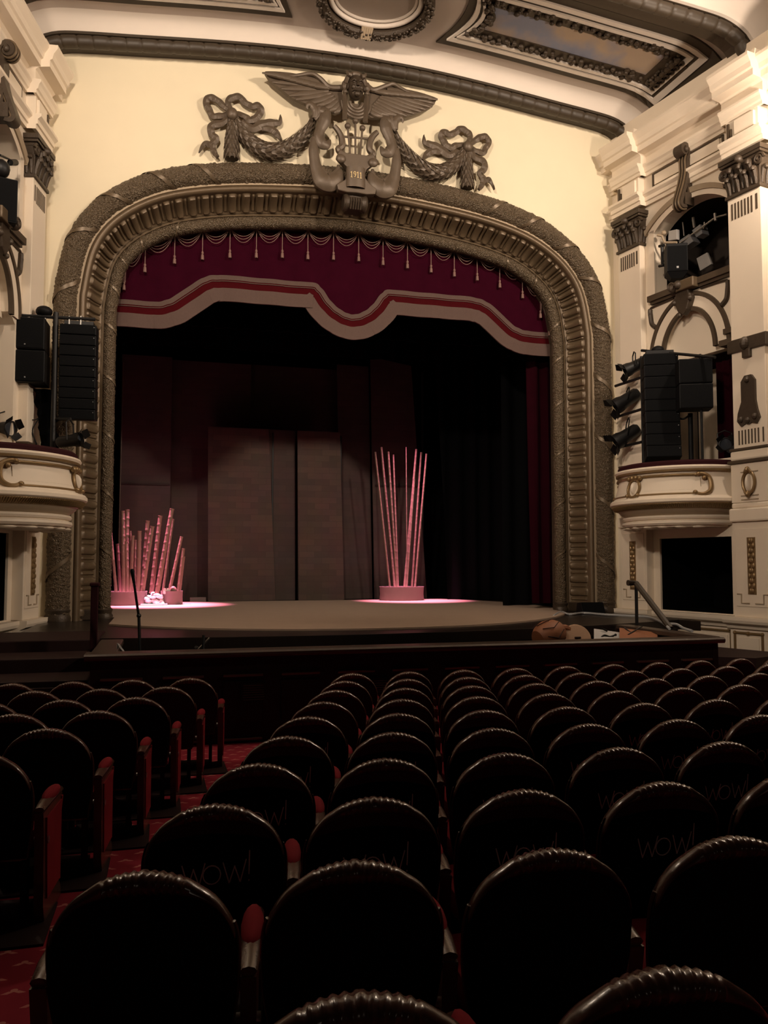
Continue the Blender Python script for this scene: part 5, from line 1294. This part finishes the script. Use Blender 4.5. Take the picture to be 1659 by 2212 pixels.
slab('white_panel','pale square panel tilted low at right in the upper right box','panel',[(1504,558),(1527,545),(1537,570),(1512,585)],-.6,'pale',.05)
b=MB(); b.tube([atU(1462,530,-.1),atU(1545,470,-.3),atU(1570,463,-.3)],.02,6); b.tube([atU(1497,470,-.25),atU(1500,492,-.25)],.03,6); b.tube([atU(1544,461,-.3),atU(1546,477,-.3)],.03,6); b.tube([atU(1475,480,-.2),atU(1478,510,-.2)],.015,6); b.tube([atU(1520,495,-.3),atU(1522,480,-.3)],.015,6)
tag(b.build('lamp_pipe','steel',org=tuple(atU(1462,530,-.1))),'thin steel pipe with clamps crossing the upper right box','pipe')
b=MB(); b.tube([atU(1430,532,.1),atU(1431,575,.1)],.03,8)
for y_ in(531,574): b.tube([atU(1424,y_+1,.1),atU(1434,y_-1,.1)],.03,8)
b.tube([atU(1431,545,.1),atU(1442,553,.08),atU(1434,565,.08)],.018,6); tag(b.build('wall_bracket','metalblack',org=tuple(atU(1430,553,.1)),smooth=True),'black bolted bracket left of the upper right speaker','bracket')
b=MB(); b.tube([atU(1420,508,.12),atU(1430,510,.1),atU(1436,524,.05),atU(1462,524,.0)],.025,7); b.ball(atU(1434,503,.06),(.05,.05,.05),10,7); tag(b.build('camera_arm','taupe',org=tuple(atU(1430,510,.1)),smooth=True),'small camera arm above the upper right speaker','camera')
# ---- upper left box gear
def atUL(px,py,n=.05):
    s,z=atW(px,py,-1,n); return WL(s,n,z)
q0=atUL(8,487,.12); q1=atUL(8,390,.12)
FL=Vector((.30,-.95,0)).normalized(); RL=Vector((.95,.30,0)).normalized(); R4=Matrix((RL,FL,Vector((0,0,1)))).transposed()
t=thing('loudspeaker','black loudspeaker hanging in the upper left box at photo edge','speaker',tuple(q0)); cc_=(q0+q1)/2; hgt=q1.z-q0.z
MB().box(cc_,(.36,.32,hgt),R4).build('cabinet','spk',t,bevel=.02); MB().box(cc_+R4@Vector((0,.165,0)),(.33,.01,hgt*.92),R4).build('grille','grill',t); MB().box(cc_+R4@Vector((0,.172,-hgt*.3)),(.035,.01,.035),R4).build('badge','led',t)
b=MB(); b.tube([atUL(0,335,.1),atUL(20,344,.1),atUL(17,372,.1)],.02,6); b.tube([atUL(22,351,.12),atUL(34,351,.12)],.05,10); b.ball(atUL(3,365,.1),(.13,.13,.15),12,8); tag(b.build('lamp_clamp','metalblack',org=tuple(atUL(20,344,.1)),smooth=True),'black lamp clamp above the upper left speaker','lamp bracket')
# ================================================================ auditorium floor
def zf(Y): return -.765-.044*(Y+13.6)
ya,yb=-18.5,-5.7
fl_=MB().grid([[Vector((x,y,zf(y))) for y in(ya,yb)] for x in(-9.5,11.5)]); 
o=len(fl_.v); struct(MB().add([(-9.5,ya,zf(ya)),(11.5,ya,zf(ya)),(11.5,yb,zf(yb)),(-9.5,yb,zf(yb)),(-9.5,ya,zf(ya)-.1),(11.5,ya,zf(ya)-.1),(11.5,yb,zf(yb)-.1),(-9.5,yb,zf(yb)-.1)],[(0,1,2,3),(7,6,5,4),(0,4,5,1),(1,5,6,2),(2,6,7,3),(3,7,4,0)]),'floor','carpet')
# ================================================================ seats
OUT=[(0,.912),(.05,.910),(.10,.901),(.15,.882),(.20,.852),(.24,.806),(.262,.755),(.271,.69),(.268,.58),(.258,.50),(.243,.42),(.235,.36)]
def tilt(z): return -(z-.38)*.16
def yb_(x,z):
    r=min(1.0,(x/.275)**2+((z-.62)/.36)**2); return -.035+tilt(z)-.028*(1-r)
outl=smooth_path([Vector((x,0,z)) for x,z in OUT],3)
loop=[Vector((-p.x,0,p.z)) for p in reversed(outl)]+[p.copy() for p in outl][1:]
loop+= [Vector((.235-.47*k/8,0,.36)) for k in range(1,8)]
def shellmesh(scale,y0,front,zc=.60,clip=None):
    P=[]
    for r in(1.0,.93,.8,.6,.35,.02):
        row=[]
        for p in loop:
            x=p.x*r*scale; z=zc+(p.z-zc)*r*scale
            row.append(Vector((x,front(x,z,r),z)))
        P.append(row)
    return P
def seat_parts():
    parts={}
    # back shell: domed rear face, flat front
    b=MB()
    back=shellmesh(1.0,0,lambda x,z,r:yb_(x,z)); front=shellmesh(.99,0,lambda x,z,r:tilt(z)+.0)
    P=list(reversed(front))+back
    b.grid(P,closev=True); parts['back_shell']=b
    b=MB(); P=shellmesh(.90,0,lambda x,z,r:tilt(z)+.005+.06*math.sqrt(max(0,1-r*r))); P=[[Vector((q.x,tilt(q.z),q.z)) for q in P[0]]]+P
    b.grid(P,closev=True); parts['back_cushion']=b
    # carved crest rail
    n=120; path=[]; cp=[p for p in outl if p.z>.70]; cp=[Vector((-p.x,0,p.z)) for p in reversed(cp)]+cp[1:]
    cp=resample(cp,.0055); m=len(cp); b=MB(); P=[]
    for i,p in enumerate(cp):
        t=(cp[min(i+1,m-1)]-cp[max(i-1,0)]).normalized(); nr=Vector((-t.z,0,t.x))
        f=abs(p.x)/.262; g=1 if abs(p.x)<.112 else 0
        env=math.sqrt(max(0,1-f**2)); endt=min(1,(m-1-i)/6,i/6)
        rn=(.006+.020*env**2.6)*max(.3,endt); ry=(.024+.012*env)*max(.3,endt)
        if .112<=abs(p.x)<.150: rn*=1.22-.2*(abs(p.x)-.112)/.038
        row=[]
        for k in range(12):
            th=2*PI*k/12; c,s_=math.cos(th),math.sin(th); q=1.
            if g: q=1.10+.11*math.sin(2*PI*(abs(p.x)/.0235)-2.2*s_+1.2)+.16*(1-abs(p.x)/.112)
            row.append(p+nr*(c*rn*q-.006)+Vector((0,tilt(p.z)-.028+s_*ry*q,0)))
        P.append(row)
    b.grid(P,closev=True); b.f.append(tuple(range(12))); b.f.append(tuple(range((m-1)*12,m*12))); parts['crest_rail']=b
    # wooden rim down the sides
    b=MB()
    for sx in(-1,1):
        q=[Vector((sx*p.x,tilt(p.z)-.018,p.z)) for p in outl if p.z<=.78]; b.tube(q,.008,6)
    b.tube([Vector((-.235,tilt(.36)-.018,.36)),Vector((.235,tilt(.36)-.018,.36))],.016,6); parts['side_rim']=b
    # seat pad
    b=MB(); P=[]
    for z,k in((.36,.9),(.37,1.),(.42,1.02),(.455,.97),(.47,.8),(.475,.2)):
        P.append([Vector((.235*k*max(-1,min(1,1.35*math.cos(t))),.24+.22*k*max(-1,min(1,1.3*math.sin(t))),z)) for t in [2*PI*j/24 for j in range(24)]])
    b.grid(P,closev=True); b.f.append(tuple(range(24))); parts['seat_cushion']=b
    return parts
def arm_parts(sx):
    d={}; x=sx*.30
    b=MB()                                                     # end standard: wooden upright from floor to arm
    b.prism([(.02,.0),(.42,.0),(.40,.06),(.36,.10),(.355,.50),(.40,.585),(.38,.60),(-.06,.60),(-.04,.5),(-.02,.1)],lambda y,z,e:Vector((x+e,y,z)),-.024,.024); d['end_standard']=b
    b=MB(); b.tube([Vector((x,-.05,.612)),Vector((x,.06,.622)),Vector((x,.22,.622)),Vector((x,.38,.612)),Vector((x,.43,.588))],[.026,.034,.036,.034,.020],8,flat=.6); d['armrest']=b
    b=MB(); P=[]
    b.ball((x,.22,.632),(.038,.16,.030),14,8); d['arm_pad']=b
    return d
def to_mesh(b,name,m,smooth=True):
    me=bpy.data.meshes.new(name); me.from_pydata([tuple(p) for p in b.v],[],b.f)
    bm=bmesh.new(); bm.from_mesh(me); bmesh.ops.remove_doubles(bm,verts=bm.verts,dist=1e-5); bmesh.ops.recalc_face_normals(bm,faces=bm.faces); bm.to_mesh(me); bm.free()
    me.materials.append(M[m]); 
    if smooth:
        me.polygons.foreach_set('use_smooth',[True]*len(me.polygons)); me.set_sharp_from_angle(angle=math.radians(45))
    return me
SM={}
mm={'back_shell':'black','back_cushion':'seatred','crest_rail':'wood','side_rim':'wood','seat_cushion':'seatred'}
for k,b in seat_parts().items(): SM[k]=to_mesh(b,k,mm[k])
SMr=to_mesh(seat_parts()['back_shell'],'back_shell','seatback')
AR={s:{k:to_mesh(b,k,{'end_standard':'wood','armrest':'wood','arm_pad':'seatred'}[k]) for k,b in arm_parts(s).items()} for s in(-1,1)}
# red velvet inlay on the aisle side of an end standard
def aisle_panel(sx):
    x=sx*.326; b=MB(); b.prism([(.04,.12),(.34,.12),(.335,.50),(.36,.56),(.0,.56),(.0,.5)],lambda y,z,e:Vector((x+e,y,z)),-.006,.006); b.prism([(.352,.11),(.366,.11),(.362,.50),(.395,.575),(.37,.575),(.352,.5)],lambda y,z,e:Vector((sx*.30+e,y,z)),-.030,.030); return to_mesh(b,'velvet_inlay','seatred',False)
AP={s:aisle_panel(s) for s in(-1,1)}
def hinge(): 
    b=MB(); b.tube([Vector((.26,.03,.435)),Vector((.335,.03,.435))],.020,8); return to_mesh(b,'hinge','steel')
HG=hinge()
def foot():
    b=MB(); b.box((0,.16,.012),(.40,.30,.024)); b.box((-.2,.1,.18),(.03,.07,.36)); b.box((.2,.1,.18),(.03,.07,.36)); return to_mesh(b,'pedestal','pitwood',False)
FT=foot()
# cover and lettering
def cover():
    b=MB(); P=[]
    zc=.60
    for r in(1.02,.93,.8,.6,.35,.02):
        row=[]
        for p in loop:
            z=min(p.z,.838-.05*(p.x/.26)**2); x=p.x
            x=x*r*1.0; z=zc+(z-zc)*r; row.append(Vector((x,yb_(x,z)-(.010 if r<1 else -.012),z)))
        P.append(row)
    b.grid(P,closev=True); return to_mesh(b,'back_cover','cover')
CV=cover()
def letters():
    b=MB(); h=.082; r=.0026
    def st(pts): b.tube([Vector((x,yb_(x,z)-.0125,z)) for x,z in pts],r,5)
    z0=.640; sl=.05
    def T(x,z): return (x,z0+z+sl*x)
    def Wl(x,w): st([T(x,h),T(x+w*.27,0)]); st([T(x+w*.27,0),T(x+w*.52,h*.80)]); st([T(x+w*.50,h*.80),T(x+w*.76,0)]); st([T(x+w*.76,0),T(x+w*1.02,h*1.05)])
    Wl(-.120,.085)
    st([T(-.008+.033*math.cos(t),h*.46+.036*math.sin(t)) for t in [2*PI*k/16 for k in range(17)]])
    Wl(.034,.085)
    st([T(.133,h*1.45),T(.131,h*.32)]); st([T(.131,h*.06),T(.131,.0)])
    return to_mesh(b,'wow_lettering','letter',False)
LT=letters()
def make_seat(red):
    t=bpy.data.objects.new('theatre_seat',None); COL.objects.link(t); t.empty_display_size=.1
    for k in('back_shell','back_cushion','crest_rail','side_rim','seat_cushion'):
        o=bpy.data.objects.new(k,SMr if (k=='back_shell' and red) else SM[k]); COL.objects.link(o); o.parent=t
    for nm,me in(('pedestal',FT),('hinge',HG)):
        o=bpy.data.objects.new(nm,me); COL.objects.link(o); o.parent=t
    add_arm(t,1)
    return t
def add_arm(t,s):
    o=bpy.data.objects.new('end_standard',AR[s]['end_standard']); COL.objects.link(o); o.parent=t
    a=bpy.data.objects.new('armrest',AR[s]['armrest']); COL.objects.link(a); a.parent=t
    p=bpy.data.objects.new('arm_pad',AR[s]['arm_pad']); COL.objects.link(p); p.parent=a
def dup(t):
    r=t.copy(); COL.objects.link(r)
    for ch in t.children:
        c=ch.copy(); COL.objects.link(c); c.parent=r
        for g in ch.children:
            d=g.copy(); COL.objects.link(d); d.parent=c
    return r
proto={False:make_seat(False),True:make_seat(True)}; used={False:False,True:False}
def place(x,y,rz,label,group,red,lift=0.,cov=False,left_arm=False,aisle=0):
    if used[red]: t=dup(proto0[red])
    else: t=proto[red]; used[red]=True
    t.location=(x,y,zf(y)+lift); t.rotation_euler=(0,0,rz); tag(t,label,'seat',group)
    if cov:
        c=bpy.data.objects.new('back_cover',CV); COL.objects.link(c); c.parent=t; c['label']='black slip cover with grey lettering'
        l=bpy.data.objects.new('wow_lettering',LT); COL.objects.link(l); l.parent=c
    if left_arm: add_arm(t,-1)
    if aisle:
        o=bpy.data.objects.new('velvet_inlay',AP[aisle]); COL.objects.link(o); o.parent=t
    return t
proto0={}
for r_ in(False,True):
    d=dup(proto[r_]); proto0[r_]=d
ORD='first second third fourth fifth sixth seventh eighth ninth tenth eleventh twelfth thirteenth fourteenth'.split()
PITCH=.605; ROW=.78
def proj(p):
    d=Vector(p)-CAM; c=d.dot(fw); return (W/2+F*d.dot(rt)/c, H/2-F*d.dot(up)/c, c)
RW={1:'nearest, cut off row',2:'second row',3:'third row',4:'fourth row',5:'fifth row',6:'sixth row',7:'fourth row from the stage',8:'third row from the stage',9:'second row from the stage',10:'front row by the pit'}
for k in range(1,11):
    Yc=2.40+ROW*(k-2); xf=-.02+.2475*(k-2)
    for j in range(1 if k==1 else 0,14):
        X=xf+PITCH*j-3.70; Y=-16+Yc+.16+.02*(X*X-9.0)
        if k==1: X+=.04+.03*j; Y-=.07
        px,py,c=proj((X,Y,zf(Y)+.92))
        if px>1790: break
        cov=3<=k<=6; red=k>=7
        lb=('black covered WOW seat' if cov else ('dark brown backed wooden seat' if red else 'plain black backed wooden seat'))+', %s from the aisle in the %s'%(ORD[j],RW[k])
        g='centre block seats, '+RW[k]
        place(X,Y,math.atan(.04*X),lb,g,red or cov,0.,cov,left_arm=(j==0 and k<=2),aisle=0)
# left block, ending at the aisle, on low carpeted risers
for k in range(4,11):
    Yc=2.40+ROW*(k-2); xa=.31-.242*(10-k)
    for j in range(5):
        X=xa-.555*j-3.70; Y=-16+Yc+.15+.02*j
        px,py,c=proj((X,Y,zf(Y)+.92))
        if px<-120: break
        if X<-7.0: break
        place(X,Y,-.10-.02*j,'dark wooden left block seat, %s from the aisle in the %s'%(ORD[j],RW[k]),'left block seats, '+RW[k],k>=9,.0,aisle=(1 if j==0 else 0))
    y=-16+Yc+.12; x1=xa-3.70+.36
    struct(MB().add([(-8.5,y-.30,zf(y)-.05),(x1,y-.30,zf(y)-.05),(x1,y+.30,zf(y)-.05),(-8.5,y+.30,zf(y)-.05),(-8.5,y-.30,zf(y-.3)+.012),(x1,y-.30,zf(y-.3)+.012),(x1,y+.30,zf(y+.3)+.012),(-8.5,y+.30,zf(y+.3)+.012)],[(3,2,1,0),(4,5,6,7),(0,1,5,4),(1,2,6,5),(2,3,7,6),(3,0,4,7)]),'trim_riser_%d'%k,'pitwood')
for r_ in(False,True):
    d=proto0[r_]
    for ch in list(d.children):
        for g in list(ch.children): bpy.data.objects.remove(g)
        bpy.data.objects.remove(ch)
    bpy.data.objects.remove(d)
# ================================================================ light
w=bpy.data.worlds.new('world'); sc.world=w; w.use_nodes=True; bg=w.node_tree.nodes['Background']; bg.inputs[0].default_value=(1,.8,.6,1); bg.inputs[1].default_value=.002
def spot(name,loc,to,col,power,size=60,blend=.6,rad=.2):
    l=bpy.data.lights.new(name,'SPOT'); l.energy=power; l.color=col; l.spot_size=math.radians(size); l.spot_blend=blend; l.shadow_soft_size=rad
    o=bpy.data.objects.new(name,l); COL.objects.link(o); o.location=loc; o.rotation_euler=(Vector(to)-Vector(loc)).to_track_quat('-Z','Y').to_euler(); return o
def point(name,loc,col,power,rad=.2):
    l=bpy.data.lights.new(name,'POINT'); l.energy=power; l.color=col; l.shadow_soft_size=rad; o=bpy.data.objects.new(name,l); COL.objects.link(o); o.location=loc; return o
warm=(1,.81,.64)
spot('house_light',(-5.0,-11.5,10.2),(0.5,0,9.3),warm,3500,80,.8,.35)
spot('house_light',(5.5,-11.0,10.2),(0,0,9.3),warm,3500,80,.8,.35)
spot('balcony_fill',(-4.5,-11.5,6.5),(6.3,-1.8,2.2),warm,1700,46,.9,.3)  # pair added as fill to brighten lower walls and balconies, no real fixture
spot('balcony_fill',(4.8,-11.0,6.5),(-5.8,-1.2,2.2),warm,1700,46,.9,.3)
point('wall_lamp',tuple(WR(5.6,.9,8.2)),warm,420,.15)
point('wall_lamp',tuple(WL(5.6,.9,8.2)),warm,260,.15)
spot('house_light',(0,-7.0,11.0),(0,-1.0,-1.5),warm,310,110,1.,.3)
pink=(1,.20,.40)
spot('stage_spot',(-4.05,5.2,8.4),(-3.72,4.95,.0),(1,.30,.54),34000,25,1.,.08)
spot('stage_spot',(2.45,5.45,8.4),(2.95,5.65,.0),(1,.30,.54),22000,24,1.,.08)
spot('stage_wash',(0,-12.5,4.6),(-.3,7.2,.1),(1,.70,.52),110,19,1.,1.0)
spot('stage_wash',(-2.2,2.7,5.8),(-4.6,7.2,2.4),(.8,.22,.5),40,46,1.,.5)
point('rear_fill',(-1.5,-19.5,2.6),(1,.82,.66),14,.5)
spot('stage_wash',(0,-3.0,8.4),(.2,2.5,0),(1,.78,.58),200,60,1.,.3)
# ================================================================ camera
cd=bpy.data.cameras.new('camera'); co=bpy.data.objects.new('camera',cd); COL.objects.link(co); sc.camera=co
cd.sensor_fit='VERTICAL'; cd.sensor_height=24; cd.lens=24*F/H; cd.clip_start=.05
co.location=CAM; co.rotation_euler=fw.to_track_quat('-Z','Y').to_euler()
sc.view_settings.view_transform='Standard'; sc.view_settings.look='None'; sc.view_settings.gamma=1; sc.view_settings.exposure=0
sc.view_settings.use_curve_mapping=False
sc.cycles.max_bounces=6; sc.cycles.diffuse_bounces=3
for o in bpy.data.objects:
    if 'org' in o: del o['org']
